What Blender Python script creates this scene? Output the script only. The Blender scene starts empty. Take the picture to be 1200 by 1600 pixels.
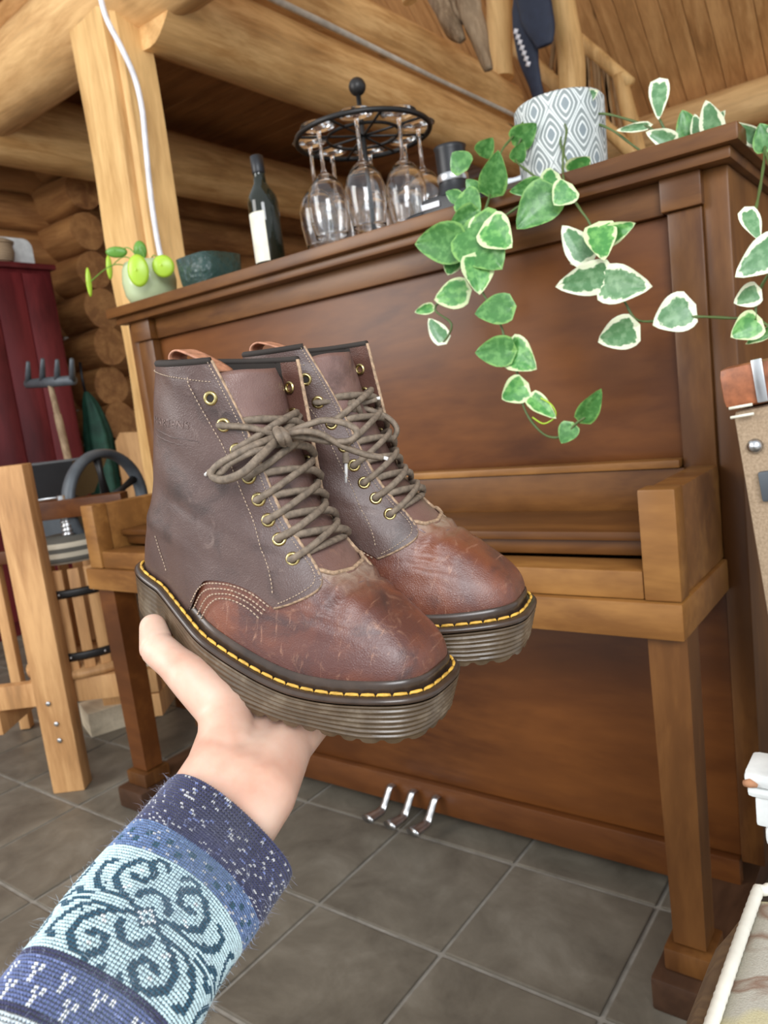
import bpy, bmesh, math, random
import numpy as np
from mathutils import Vector, Matrix, Euler
random.seed(7)
SC = bpy.context.scene
COL = SC.collection

# ---------------------------------------------------------------- camera
FPX, CX, CY = 1173.0, 600.0, 800.0
RW = np.array([[0.79846871, -0.0112894, -0.60193046],
               [0.58943312, -0.18884912, 0.78543275],
               [-0.1225411, -0.98194122, -0.14413576]])      # rows: world axes in (right, down, forward)
CAM = np.array([0.0, 0.0, 1.001])
cd = bpy.data.cameras.new('camera'); cam = bpy.data.objects.new('camera', cd); COL.objects.link(cam)
cr, cu, cb = RW @ np.array([1, 0, 0.]), RW @ np.array([0, -1., 0]), RW @ np.array([0, 0, -1.])
cam.matrix_world = Matrix([[cr[i], cu[i], cb[i], CAM[i]] for i in range(3)] + [[0, 0, 0, 1]])
cd.sensor_fit = 'HORIZONTAL'; cd.sensor_width = 36.0; cd.lens = FPX / 1200 * 36; cd.clip_start = 0.02
cd.dof.use_dof = True; cd.dof.focus_distance = 0.52; cd.dof.aperture_fstop = 18.0
SC.camera = cam

# ---------------------------------------------------------------- light
W = bpy.data.worlds.new('world'); SC.world = W; W.use_nodes = True
bg = W.node_tree.nodes['Background']
bg.inputs['Color'].default_value = (0.86, 0.93, 1.0, 1); bg.inputs['Strength'].default_value = 0.85
def area_light(name, loc, target, sx, sy, power, color):
    l = bpy.data.lights.new(name, 'AREA'); l.shape = 'RECTANGLE'; l.size = sx; l.size_y = sy
    l.energy = power; l.color = color
    o = bpy.data.objects.new(name, l); COL.objects.link(o); o.location = loc
    o.rotation_euler = (Vector(target) - Vector(loc)).to_track_quat('-Z', 'Y').to_euler()
    return o
area_light('window_light_behind', (1.6, -1.9, 2.5), (-0.7, 0.8, 0.9), 1.7, 1.5, 98, (0.95, 0.97, 1.0))
area_light('window_light_side', (-3.0, -1.6, 2.3), (-1.2, 1.6, 1.0), 1.6, 1.8, 60, (1.0, 0.97, 0.93))
SC.view_settings.view_transform = 'Standard'; SC.view_settings.look = 'None'
SC.view_settings.gamma = 1.0; SC.view_settings.use_curve_mapping = False
SC.view_settings.exposure = 0.35

# ---------------------------------------------------------------- helpers
def ray(u, v):
    return RW @ np.array([(u - CX) / FPX, (v - CY) / FPX, 1.0])
def px(u, v, ax, val):
    """world point behind pixel (u, v) on the world plane axis ax = val"""
    r = ray(u, v); t = (val - CAM[ax]) / r[ax]; return CAM + t * r
def pd(u, v, d):
    """world point behind pixel (u, v) at camera depth d"""
    return CAM + d * ray(u, v)

def tag(o, label=None, cat=None, group=None, kind=None):
    if label: o['label'] = label
    if cat: o['category'] = cat
    if group: o['group'] = group
    if kind: o['kind'] = kind
    return o
def thing(name, label, cat, loc=(0, 0, 0), group=None, mat=None):
    o = bpy.data.objects.new(name, None); COL.objects.link(o); o.empty_display_size = 0.05
    if mat is not None: o.matrix_world = mat
    else: o.location = loc
    return tag(o, label, cat, group)

class MB:
    def __init__(s): s.v = []; s.f = []; s.fc = []; s.col = None; s.uv = None
    def add(s, vs, fs):
        b = len(s.v); s.v.extend([tuple(map(float, p)) for p in vs]); s.f.extend([tuple(i + b for i in f) for f in fs]); return b
    def box(s, a, b, bev=0.0):
        x0, y0, z0 = [min(a[i], b[i]) for i in range(3)]; x1, y1, z1 = [max(a[i], b[i]) for i in range(3)]
        if bev <= 0:
            s.add([(x0,y0,z0),(x1,y0,z0),(x1,y1,z0),(x0,y1,z0),(x0,y0,z1),(x1,y0,z1),(x1,y1,z1),(x0,y1,z1)],
                  [(0,3,2,1),(4,5,6,7),(0,1,5,4),(1,2,6,5),(2,3,7,6),(3,0,4,7)]); return
        bm = bmesh.new(); bmesh.ops.create_cube(bm, size=1.0)
        for v in bm.verts: v.co = Vector(((x0+x1)/2 + v.co.x*(x1-x0), (y0+y1)/2 + v.co.y*(y1-y0), (z0+z1)/2 + v.co.z*(z1-z0)))
        bmesh.ops.bevel(bm, geom=bm.edges[:], offset=min(bev, .45*min(x1-x0, y1-y0, z1-z0)), segments=2, affect='EDGES', profile=.6)
        s.addbm(bm); bm.free()
    def addbm(s, bm):
        bm.verts.index_update(); s.add([v.co for v in bm.verts], [[v.index for v in f.verts] for f in bm.faces])
    def obox(s, c, ax, ay, az, bev=0.0):
        """oriented box: centre and three half-axis vectors"""
        m = MB(); la, lb, lc = [np.linalg.norm(q) for q in (ax, ay, az)]
        m.box((-la, -lb, -lc), (la, lb, lc), bev)
        A, B, Cc = np.array(ax)/la, np.array(ay)/lb, np.array(az)/lc; c = np.array(c, float)
        s.add([c + A*p[0] + B*p[1] + Cc*p[2] for p in m.v], m.f)
    def grid(s, P, cu=False, cv=False, flip=False):
        P = np.asarray(P, float); n, m = P.shape[:2]; fs = []
        for i in range(n if cu else n - 1):
            for j in range(m if cv else m - 1):
                q = (i*m + j, i*m + (j+1) % m, ((i+1) % n)*m + (j+1) % m, ((i+1) % n)*m + j)
                fs.append(q[::-1] if flip else q)
        return s.add(P.reshape(-1, 3), fs)
    def tube(s, pts, r, seg=8, cap=True, closed=False, rfun=None, flat=None, up=None):
        P = np.asarray(pts, float); n = len(P)
        if closed: T = np.roll(P, -1, 0) - np.roll(P, 1, 0)
        else: T = np.gradient(P, axis=0)
        T /= (np.linalg.norm(T, axis=1, keepdims=True) + 1e-12)
        ref = np.array(up if up is not None else ([0, 0, 1.] if abs(T[0][2]) < .9 else [1., 0, 0]), float)
        N = ref - T[0]*(ref @ T[0]); N /= np.linalg.norm(N) + 1e-12
        rr = np.full(n, r) if np.isscalar(r) else np.asarray(r, float)
        rings = []; L = 0
        for i in range(n):
            if i: N = N - T[i]*(N @ T[i]); N /= np.linalg.norm(N) + 1e-12; L += np.linalg.norm(P[i]-P[i-1])
            Bn = np.cross(T[i], N); ring = []
            for k in range(seg):
                a = 2*math.pi*k/seg; q = rr[i]
                if rfun: q *= rfun(L, a)
                fx, fy = (1, 1) if flat is None else flat
                ring.append(P[i] + N*math.cos(a)*q*fx + Bn*math.sin(a)*q*fy)
            rings.append(ring)
        b = s.grid(rings, cu=closed, cv=True, flip=False)
        if cap and not closed:
            s.f.append(tuple(b + k for k in range(seg))[::-1]); s.f.append(tuple(b + (n-1)*seg + k for k in range(seg)))
        return b
    def lathe(s, prof, c=(0, 0, 0), seg=32, axis=None, cap=True):
        """profile [(r, h)] turned round the vertical (or axis) through c"""
        c = np.array(c, float)
        A = np.array([0, 0, 1.]) if axis is None else np.array(axis, float)/np.linalg.norm(axis)
        U = np.cross(A, [1., 0, 0]); U = np.array([1., 0, 0]) if np.linalg.norm(U) < .2 or axis is None else U/np.linalg.norm(U)
        V = np.cross(A, U); rings = [[c + A*h + (U*math.cos(2*math.pi*k/seg) + V*math.sin(2*math.pi*k/seg))*r for k in range(seg)] for r, h in prof]
        b = s.grid(rings, cv=True); n = len(prof)
        if cap:
            if prof[0][0] > 1e-5: s.f.append(tuple(b + k for k in range(seg))[::-1])
            if prof[-1][0] > 1e-5: s.f.append(tuple(b + (n-1)*seg + k for k in range(seg)))
    def prism(s, poly, z0, z1, frame=None):
        """polygon in x,y extruded z0..z1; frame = (origin, ex, ey, ez)"""
        n = len(poly); vs = [(p[0], p[1], z0) for p in poly] + [(p[0], p[1], z1) for p in poly]
        if frame: o, ex, ey, ez = [np.array(q, float) for q in frame]; vs = [o + ex*p[0] + ey*p[1] + ez*p[2] for p in vs]
        s.add(vs, [tuple(range(n))[::-1], tuple(range(n, 2*n))] + [(i, (i+1) % n, n + (i+1) % n, n + i) for i in range(n)])
    def mesh(s, name, mat=None, smooth=True, fix=True):
        me = bpy.data.meshes.new(name); me.from_pydata(s.v, [], s.f); me.validate()
        if fix:
            bm = bmesh.new(); bm.from_mesh(me); bmesh.ops.recalc_face_normals(bm, faces=bm.faces); bm.to_mesh(me); bm.free()
        if mat: me.materials.append(mat)
        if smooth: me.shade_smooth()
        return me
    def build(s, name, mat, parent=None, smooth=True, label=None, sharp=None, fix=True, kind=None):
        me = s.mesh(name, mat, smooth, fix)
        o = bpy.data.objects.new(name, me); COL.objects.link(o)
        if sharp is not None and smooth: me.set_sharp_from_angle(angle=math.radians(sharp))
        if parent is not None: o.parent = parent
        if label: o['label'] = label
        if kind: o['kind'] = kind
        return o

def catmull(pts, n=8, closed=False):
    P = np.asarray(pts, float); out = []; m = len(P)
    for i in range(m if closed else m - 1):
        p0 = P[(i-1) % m] if closed else P[max(i-1, 0)]; p1 = P[i]; p2 = P[(i+1) % m]; p3 = P[(i+2) % m] if closed else P[min(i+2, m-1)]
        for k in range(n):
            t = k/n; out.append(.5*((2*p1) + (-p0+p2)*t + (2*p0-5*p1+4*p2-p3)*t*t + (-p0+3*p1-3*p2+p3)*t**3))
    if not closed: out.append(P[-1])
    return np.array(out)
def resample(P, step):
    P = np.asarray(P, float); L = np.r_[0, np.cumsum(np.linalg.norm(np.diff(P, axis=0), axis=1))]
    n = max(2, int(round(L[-1]/step)) + 1); t = np.linspace(0, L[-1], n)
    return np.array([np.interp(t, L, P[:, i]) for i in range(3)]).T

# ---------------------------------------------------------------- materials
class NT:
    def __init__(s, name, rough=0.5, metal=0.0, col=(.5,.5,.5), **kw):
        s.m = bpy.data.materials.new(name); s.m.use_nodes = True; s.t = s.m.node_tree; s.b = s.t.nodes['Principled BSDF']
        s.b.inputs['Base Color'].default_value = (*col, 1); s.b.inputs['Roughness'].default_value = rough; s.b.inputs['Metallic'].default_value = metal
        for k, v in kw.items(): s.b.inputs[k].default_value = v
    def n(s, typ, **kw):
        nd = s.t.nodes.new(typ)
        for k, v in kw.items():
            if k.startswith('i_'):
                key = k[2:]; key = int(key) if key.isdigit() else key
                nd.inputs[key].default_value = v
            else: setattr(nd, k, v)
        return nd
    def l(s, a, b): s.t.links.new(a, b)
    def coord(s, kind='Object', scale=(1,1,1), rot=(0,0,0), jitter=False):
        tc = s.n('ShaderNodeTexCoord'); mp = s.n('ShaderNodeMapping'); mp.inputs['Scale'].default_value = scale; mp.inputs['Rotation'].default_value = rot
        s.l(tc.outputs[kind], mp.inputs['Vector'])
        if jitter:
            oi = s.n('ShaderNodeObjectInfo'); vm = s.n('ShaderNodeVectorMath', operation='SCALE'); vm.inputs['Scale'].default_value = 37.0
            cx = s.n('ShaderNodeCombineXYZ'); s.l(oi.outputs['Random'], cx.inputs[0]); s.l(oi.outputs['Random'], cx.inputs[1]); s.l(oi.outputs['Random'], cx.inputs[2])
            s.l(cx.outputs[0], vm.inputs[0]); s.l(vm.outputs[0], mp.inputs['Location'])
        return mp.outputs['Vector']
    def noise(s, vec, scale=5, detail=4, rough=.55, dist=0):
        nd = s.n('ShaderNodeTexNoise', i_Scale=scale, i_Detail=detail, i_Roughness=rough, i_Distortion=dist)
        s.l(vec, nd.inputs['Vector']); return nd.outputs['Fac']
    def ramp(s, fac, stops):
        r = s.n('ShaderNodeValToRGB'); e = r.color_ramp.elements
        while len(e) < len(stops): e.new(.5)
        for i, (p, c) in enumerate(stops): e[i].position = p; e[i].color = (*c, 1) if len(c) == 3 else c
        s.l(fac, r.inputs['Fac']); return r.outputs['Color']
    def mix(s, fac, a, b, mode='MIX'):
        m = s.n('ShaderNodeMix', data_type='RGBA', blend_type=mode)
        for v, sock in ((fac, m.inputs[0]), (a, m.inputs[6]), (b, m.inputs[7])):
            if isinstance(v, (int, float)): sock.default_value = v
            elif isinstance(v, tuple): sock.default_value = (*v, 1)
            else: s.l(v, sock)
        return m.outputs[2]
    def base(s, c): s.l(c, s.b.inputs['Base Color']); return s
    def bump(s, h, strength=.3, dist=.002):
        b = s.n('ShaderNodeBump', i_Strength=strength, i_Distance=dist); s.l(h, b.inputs['Height']); s.l(b.outputs['Normal'], s.b.inputs['Normal']); return s
    def roughr(s, fac, a, b):
        mr = s.n('ShaderNodeMapRange'); mr.inputs[3].default_value = a; mr.inputs[4].default_value = b; s.l(fac, mr.inputs[0]); s.l(mr.outputs[0], s.b.inputs['Roughness']); return s

def wood(name, c1, c2, axis=0, rough=.4, scale=6, knots=False, stretch=12, jitter=True, bump=.15):
    t = NT(name, rough); sc = [stretch]*3; sc[axis] = 1.0
    v = t.coord('Object', tuple(sc), jitter=jitter)
    g = t.noise(v, scale*.35, 5, .6, .6); f = t.noise(v, scale*2.2, 3, .6)
    m = t.n('ShaderNodeMath', operation='MULTIPLY_ADD', i_1=.35, i_2=0.0); t.l(f, m.inputs[0]); a = t.n('ShaderNodeMath', operation='ADD'); t.l(g, a.inputs[0]); t.l(m.outputs[0], a.inputs[1])
    c = t.ramp(a.outputs[0], [(.47, tuple(x*.72 for x in c2)), (.62, c2), (.84, c1)])
    # slow tone drift over the board
    sl = t.coord('Object', (1, 1, 1), jitter=jitter); d = t.noise(sl, 2.2, 2)
    c = t.mix(t.ramp(d, [(.35, (.0,.0,.0)), (.7, (.42,.42,.42))]), c, tuple(min(1, x*1.35) for x in c1))
    if knots:
        vs = t.n('ShaderNodeTexVoronoi', feature='F1', i_Scale=1.0); ks = [3.4]*3; ks[axis] = 1.5
        kv = t.coord('Object', tuple(ks), jitter=jitter); t.l(kv, vs.inputs['Vector'])
        k = t.ramp(vs.outputs['Distance'], [(.035, (1,1,1)), (.10, (0,0,0))])
        c = t.mix(k, c, tuple(x*.22 for x in c2))
    t.base(c); t.bump(a.outputs[0], bump, .002); t.b.inputs['Specular IOR Level'].default_value = .35
    return t.m

M = {}
M['piano'] = wood('piano_walnut', (.155,.062,.015), (.075,.026,.006), 0, .34, 5, stretch=5, bump=.05)
M['piano_v'] = wood('piano_walnut_upright', (.165,.068,.018), (.080,.028,.007), 2, .34, 5, stretch=5, bump=.05)
M['piano_light'] = wood('piano_worn_walnut', (.30,.138,.036), (.155,.060,.014), 0, .40, 6, stretch=4, bump=.05)
M['piano_red'] = wood('piano_lower_walnut', (.150,.050,.011), (.075,.022,.005), 0, .36, 4, stretch=4, bump=.05)
M['log'] = wood('peeled_log', (.76,.47,.20), (.52,.27,.09), 1, .62, 5, True, 9, bump=.5)
M['log_x'] = wood('peeled_log_across', (.78,.49,.22), (.54,.29,.11), 0, .62, 5, True, 7, bump=.5)
M['log_post'] = wood('peeled_post', (.76,.48,.20), (.55,.31,.11), 2, .6, 4, True, 10, bump=.25)
M['log_dark'] = wood('aged_wall_log', (.44,.215,.075), (.25,.105,.034), 1, .6, 5, True, 8, bump=.3)
M['log_dark_x'] = wood('aged_wall_log_across', (.42,.205,.07), (.24,.10,.033), 0, .6, 5, True, 8, bump=.3)
M['plank'] = wood('loft_board', (.36,.165,.055), (.22,.09,.028), 0, .55, 6, True, 8, bump=.15)
M['roof'] = wood('roof_board', (.66,.36,.14), (.46,.22,.075), 1, .5, 5, True, 8, bump=.15)
M['press_wood'] = wood('press_pine', (.62,.35,.15), (.42,.21,.08), 2, .55, 6, True, 9)
M['pale_wood'] = wood('pale_offcut', (.70,.60,.44), (.55,.46,.32), 0, .7, 6)
t = NT('endgrain', .7); v = t.coord('Object', (1,1,1), jitter=True); t.base(t.ramp(t.noise(v, 14, 4), [(.3,(.42,.24,.10)),(.7,(.62,.40,.20))])); M['endgrain'] = t.m
t = NT('slate_tile', .36); v = t.coord('Object', (1,1,1), jitter=True)
t.base(t.ramp(t.noise(v, 7, 6, .65, .4), [(.3,(.095,.080,.060)),(.55,(.160,.138,.105)),(.78,(.235,.208,.165))])); t.bump(t.noise(v, 26, 5), .35, .003); t.roughr(t.noise(v, 12, 3), .3, .6); M['tile'] = t.m
t = NT('grout', .8); v = t.coord(); t.base(t.ramp(t.noise(v, 30, 3), [(.3,(.20,.18,.15)),(.7,(.30,.275,.235))])); M['grout'] = t.m
def plain(name, col, rough=.5, metal=0., var=.18, ns=20, bump=0, **kw):
    t = NT(name, rough, metal, col, **kw); v = t.coord('Object', (1,1,1)); f = t.noise(v, ns, 4)
    t.base(t.ramp(f, [(.3, tuple(x*(1-var) for x in col)), (.7, tuple(min(1, x*(1+var)) for x in col))]))
    if bump: t.bump(f, bump, .002)
    return t.m
M['chink'] = plain('chinking', (.55,.50,.42), .9)
M['black_iron'] = plain('black_iron', (.03,.028,.027), .42, .6)
M['black_plastic'] = plain('black_plastic', (.008,.008,.010), .42)
M['grey_paint'] = plain('grey_painted_iron', (.075,.085,.095), .5, .2)
M['steel'] = plain('steel', (.55,.55,.55), .3, 1.0)
M['brass'] = plain('aged_brass', (.58,.46,.20), .3, 1.0, .3, 200)
M['glass'] = NT('clear_glass', .02, 0, (1,1,1), **{'Transmission Weight': 1.0, 'IOR': 1.45}).m
M['bottle_glass'] = NT('dark_bottle_glass', .05, 0, (.012,.014,.008)).m
M['paper'] = plain('label_paper', (.78,.74,.60), .6)
M['white'] = plain('white_paint', (.74,.76,.74), .45, bump=.1)
M['rust'] = plain('bare_rusty_wood', (.42,.20,.10), .8)
M['cable'] = plain('white_cable', (.80,.78,.80), .4)
M['red'] = wood('burgundy_paint', (.155,.020,.022), (.085,.010,.012), 2, .32, 4, stretch=5, bump=.05)
M['green_cloth'] = plain('dark_green_cloth', (.012,.06,.035), .7, var=.4)
M['navy'] = plain('navy_neoprene', (.018,.025,.05), .6)
M['leather_tan'] = plain('tan_leather', (.30,.10,.04), .4, var=.4, ns=60)
# ---------------------------------------------------------------- floor
fl = MB(); fl.box((-7.5, -1.2, -.06), (3.6, 7.0, -.004)); floor = tag(fl.build('floor', M['grout'], smooth=False), kind='structure')
TP, TQ = .30, .293
tb = MB(); tb.box((-.1455, -.142, -.02), (.1455, .142, .0), .003); tile_me = tb.mesh('tile', M['tile'], False)
for i in range(-13, 3):
    for j in range(-4, 13):
        x, y = -.75 + .15 + TP*i, .985 + .1465 + TQ*j
        if x > .2 or y > 4.6 or y < .1: continue
        # inside the photographed wedge (with a margin)
        if y < -x*.25 - .3 : continue
        o = bpy.data.objects.new('tile', tile_me); COL.objects.link(o); o.parent = floor; o.location = (x, y, random.uniform(-.0008, .0008)); o.rotation_euler = (0, 0, random.choice((0, math.pi)))

# ---------------------------------------------------------------- log walls
def rough_log(mb, p0, p1, r0, r1=None, seg=20, n=16, wob=.03, seed=0, flat=None):
    rnd = random.Random(seed); p0, p1 = np.array(p0, float), np.array(p1, float); r1 = r0 if r1 is None else r1
    ph = [rnd.uniform(0, 6.28) for _ in range(6)]; pts = []; rr = []
    for i in range(n + 1):
        s = i/n; w = wob*r0
        pts.append(p0 + (p1 - p0)*s + np.array([math.sin(3.1*s*3 + ph[0]), math.sin(2.3*s*3 + ph[1]), math.sin(2.7*s*3 + ph[2])])*w)
        rr.append((r0 + (r1 - r0)*s)*(1 + .035*math.sin(9*s + ph[3])))
    mb.tube(pts, rr, seg, rfun=lambda L, a: 1 + .025*math.sin(3*a + ph[4] + L*1.5) + .02*math.sin(2*a + ph[5] - L*2.1) + .012*math.sin(7*a + L*4))
wl = MB(); wl.box((-4.86, -1.0, 0), (-4.72, 7.0, 2.95)); wall_left = tag(wl.build('wall_left', M['chink'], smooth=False), kind='structure')
zz = .13; k = 0
while zz < 2.95:
    m = MB(); rough_log(m, (-4.68, -1.0, zz), (-4.68, 6.9, zz), .125, seed=k); m.build('log', M['log_dark'], wall_left, sharp=60); zz += .232; k += 1
# cross wall whose log ends stick out at the corner
zz = .14
cw = MB(); cw.box((-4.9, 2.83, 0), (-4.6, 2.97, 2.75)); wall_cross = tag(cw.build('wall_partition', M['chink'], smooth=False), kind='structure')
while zz < 2.75:
    m = MB(); rough_log(m, (-4.9, 2.9, zz), (-4.25 + random.uniform(-.05, .06), 2.9, zz), .125, .12, seed=40 + k); m.build('log', M['log_dark_x'], wall_cross, sharp=60); zz += .236; k += 1
wb = MB(); wb.box((-7.2, 6.62, 0), (3.6, 6.76, 2.82)); wall_back = tag(wb.build('wall_back', M['chink'], smooth=False), kind='structure')
zz = .13
while zz < 2.75:
    m = MB(); rough_log(m, (-7.0, 6.55, zz), (3.6, 6.55, zz), .13, seed=k); m.build('log', M['log_dark_x'], wall_back, sharp=60); zz += .245; k += 1
m = MB(); rough_log(m, (-2.4, 6.42, 2.80), (3.5, 6.42, 2.80), .15, seed=91); tag(m.build('trim_4', M['log_x'], sharp=60), 'top log of the back wall under the roof boards', kind='structure')

# ---------------------------------------------------------------- loft floor, beams and post
lf = MB(); lf.box((-4.9, 1.75, 2.96), (-2.42, 6.6, 3.0)); ceiling = tag(lf.build('ceiling', M['plank'], smooth=False), kind='structure')
y = 1.76
while y < 6.5:
    m = MB(); m.box((-4.8, y, 2.925), (-2.4, y + .136, 2.96), .006); m.build('plank', M['plank'], ceiling, smooth=False); y += .14
def beam(name, label, mb, mat): return tag(mb.build(name, mat, sharp=60), label, kind='structure')
m = MB(); rough_log(m, (-2.47, 2.1, 2.63), (-2.45, 5.25, 2.635), .168, .165, seg=28, n=30, seed=3); beam('trim_2', 'lower peeled log beam running back from the post', m, M['log'])
m = MB(); rough_log(m, (-2.47, 2.05, 2.93), (-2.44, 5.1, 2.90), .175, .165, seg=28, n=30, seed=4)
m.lathe([(.0, .07), (.08, .055), (.13, .03), (.163, 0)], (-2.44, 5.1, 2.90), 20, axis=(0, 1, 0)); beam('trim_3', 'upper peeled log beam with a rounded end', m, M['log'])
m = MB(); m.tube([(-2.315, 2.0, 2.765), (-2.30, 3.0, 2.765), (-2.30, 4.0, 2.765), (-2.285, 5.15, 2.77)], .014, 8, rfun=lambda L, a: 1 + .2*math.sin(L*9)); beam('trim_8', 'white caulk line between the two log beams', m, M['chink'])
m = MB(); rough_log(m, (-3.95, .6, 2.66), (-3.95, 6.4, 2.66), .19, seg=24, n=24, seed=5); beam('trim_5', 'second log joist under the loft boards', m, M['log'])
m = MB(); rough_log(m, (-5.2, 2.14, 2.70), (-1.6, 2.14, 2.73), .172, .172, seg=30, n=24, wob=.06, seed=6)
beam('trim_6', 'thick weathered log crossing over the post', m, M['log_x'])
m = MB(); rough_log(m, (-5.2, 2.14, 3.04), (-1.6, 2.14, 3.06), .175, seg=30, n=24, seed=8); beam('trim_7', 'second log stacked on the crossing log', m, M['log_x'])
# squared post with a deep drying crack down its corner
prof = [(-2.815, 2.0), (-2.60, 1.985), (-2.585, 1.99), (-2.570, 2.06), (-2.555, 2.005), (-2.53, 2.015), (-2.497, 2.14), (-2.79, 2.17)]
m = MB(); rings = []
for i in range(26):
    z = 2.66*i/25; f = 1 + .015*math.sin(i*.9)
    rings.append([(-2.66 + (p[0] + 2.66)*f + .006*math.sin(i*.7 + p[1]*9), 2.07 + (p[1] - 2.07)*f, z) for p in prof])
m.grid(rings, cv=True); m.f.append(tuple(range(8))[::-1]); m.f.append(tuple(range(25*8, 26*8)))
o = tag(m.build('trim_1', M['log_post'], sharp=25), 'squared log post with a long vertical crack behind the piano', kind='structure')

# ---------------------------------------------------------------- roof
rd = np.array([0, -1, .82]); rd /= np.linalg.norm(rd); rn = np.cross([1, 0, 0], rd); rn *= np.sign(rn[2])
o0 = np.array([0, 6.6, 2.93])
m = MB(); m.obox(o0 + rd*4 + rn*.05, (4.6, 0, 0), rd*4.1, rn*.02); roof = tag(m.build('ceiling_roof', M['roof'], smooth=False), kind='structure')
x = -4.6; pm = MB(); pm.box((-.0685, 0, -.014), (.0685, 7.6, .014), .006); pme = pm.mesh('roof_plank', M['roof'], False)
rot = Matrix([[1, rd[0]*1, rn[0], 0], [0, rd[1], rn[1], 0], [0, rd[2], rn[2], 0], [0, 0, 0, 1]])
while x < 3.4:
    o = bpy.data.objects.new('roof_plank', pme); COL.objects.link(o); o.parent = roof
    o.matrix_world = Matrix.Translation(Vector((x, o0[1], o0[2])) + Vector(rn*random.uniform(-.002, .004))) @ rot; x += .1405

# ---------------------------------------------------------------- things in the loft
def pole(name, label, pa, pb, r, mat=None, seed=1):
    m = MB(); rough_log(m, pa, pb, r, seg=14, n=12, wob=.15, seed=seed); return tag(m.build(name, mat or M['log_post'], sharp=60), label, 'post')
p0 = px(893, 150, 1, 4.9); pole('log_pole', 'peeled round log pole right of the hanging navy garment', (p0[0], 4.9, 2.70), (p0[0]+.0, 4.9, 3.9), .085, seed=2)
p0 = px(781, 60, 1, 4.95); pole('log_pole', 'split pale upright between the driftwood and the navy garment', (p0[0], 4.95, 3.03), (p0[0], 4.95, 4.1), .085, seed=5)
p0 = px(640, 8, 1, 3.6); pole('log_pole', 'short pale upright left of the driftwood', (p0[0], 3.6, 3.0), (p0[0], 3.6, 3.7), .04, seed=9)
M['drift'] = wood('grey_driftwood', (.36,.26,.16), (.16,.10,.055), 2, .8, 9, stretch=9, bump=.9)
dw = thing('driftwood', 'grey brown weathered driftwood hanging down over the upper log', 'driftwood', px(735, 60, 1, 3.9))
for a in ([(672,-30,.035),(690,10,.05),(705,40,.05),(722,62,.02)], [(728,-30,.05),(735,20,.06),(748,62,.045),(764,108,.02)], [(700,-30,.03),(718,20,.03),(738,42,.015)]):
    m = MB(); P = catmull([px(u, v, 1, 3.9 - .03*i) for i, (u, v, r) in enumerate(a)], 8); rr = np.interp(np.linspace(0, 1, len(P)), np.linspace(0, 1, len(a)), [q[2] for q in a])
    m.tube(P - np.array(dw.location), rr, 12, rfun=lambda L, b: 1 + .18*math.sin(3*b + L*9) + .1*math.sin(7*b + 20*L)); m.build('branch', M['drift'], dw)
# navy garment with white print
ng = thing('hanging_garment', 'navy blue garment with long legs hanging beside the log pole', 'clothing', px(830, 60, 1, 4.75))
def ptube(pts, y, thing_, name, mat, flat=(1, .35)):
    m = MB(); P = catmull([px(u, v, 1, y) for u, v, r in pts], 6); rr = np.interp(np.linspace(0, 1, len(P)), np.linspace(0, 1, len(pts)), [q[2] for q in pts])
    m.tube(P - np.array(thing_.location), rr, 14, rfun=lambda L, b: 1 + .06*math.sin(2*b + 9*L), flat=flat, up=(1, 0, 0)); return m.build(name, mat, thing_)
ptube([(826,-30,.09),(826,-10,.10),(824,15,.10),(822,45,.085),(826,90,.07),(836,130,.045),(844,162,.035)], 4.75, ng, 'long_leg', M['navy'])
ptube([(828,-20,.10),(838,20,.10),(848,50,.08),(851,72,.05)], 4.70, ng, 'short_leg', M['navy'])
m = MB()
for k in range(7):
    a = px(806 + k*3.2, 49 + k*8.5, 1, 4.66) - np.array(ng.location); m.obox(a, (.012, 0, -.006), (0, .002, 0), (.006, 0, .012))
m.build('white_print', M['cable'], ng)
# stair rail with crooked stick balusters
rl = thing('stair_railing', 'sloping railing with crooked branch balusters beside the log pole', 'railing', px(940, 130, 1, 5.4))
M['stick'] = wood('stripped_stick', (.40,.24,.11), (.20,.11,.045), 2, .7, 8)
A0, A1, B0, B1 = px(855, 20, 1, 5.4), px(985, 132, 1, 5.4), px(800, 70, 1, 5.4), px(1003, 250, 1, 5.4)
A0b = px(855, 20, 1, 5.4)
lo = np.array(rl.location)
for nm, a, b, r in (('handrail', A0, A1, .045), ('bottom_rail', B0, B1, .05), ('end_post', px(968, 118, 1, 5.4), px(1004, 262, 1, 5.4), .05)):
    m = MB(); rough_log(m, a - lo, b - lo, r, seg=10, n=8, seed=3); m.build(nm, M['log_post'], rl)
for k in range(15):
    s = (k + .5)/15; ua = 862 + (975-862)*s; va = 26 + (125-26)*s; ub = 852 + (1000-852)*s; vb = 118 + (232-118)*s
    a, b = px(ua, va, 1, 5.4), px(ub + random.uniform(-5, 5), vb + 8, 1, 5.4)
    m = MB(); P = catmull([a - lo, (a + b)/2 - lo + np.array([random.uniform(-.03, .03), 0, 0]), b - lo], 5); m.tube(P, .019, 6); m.build('baluster', M['stick'], rl)
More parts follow.
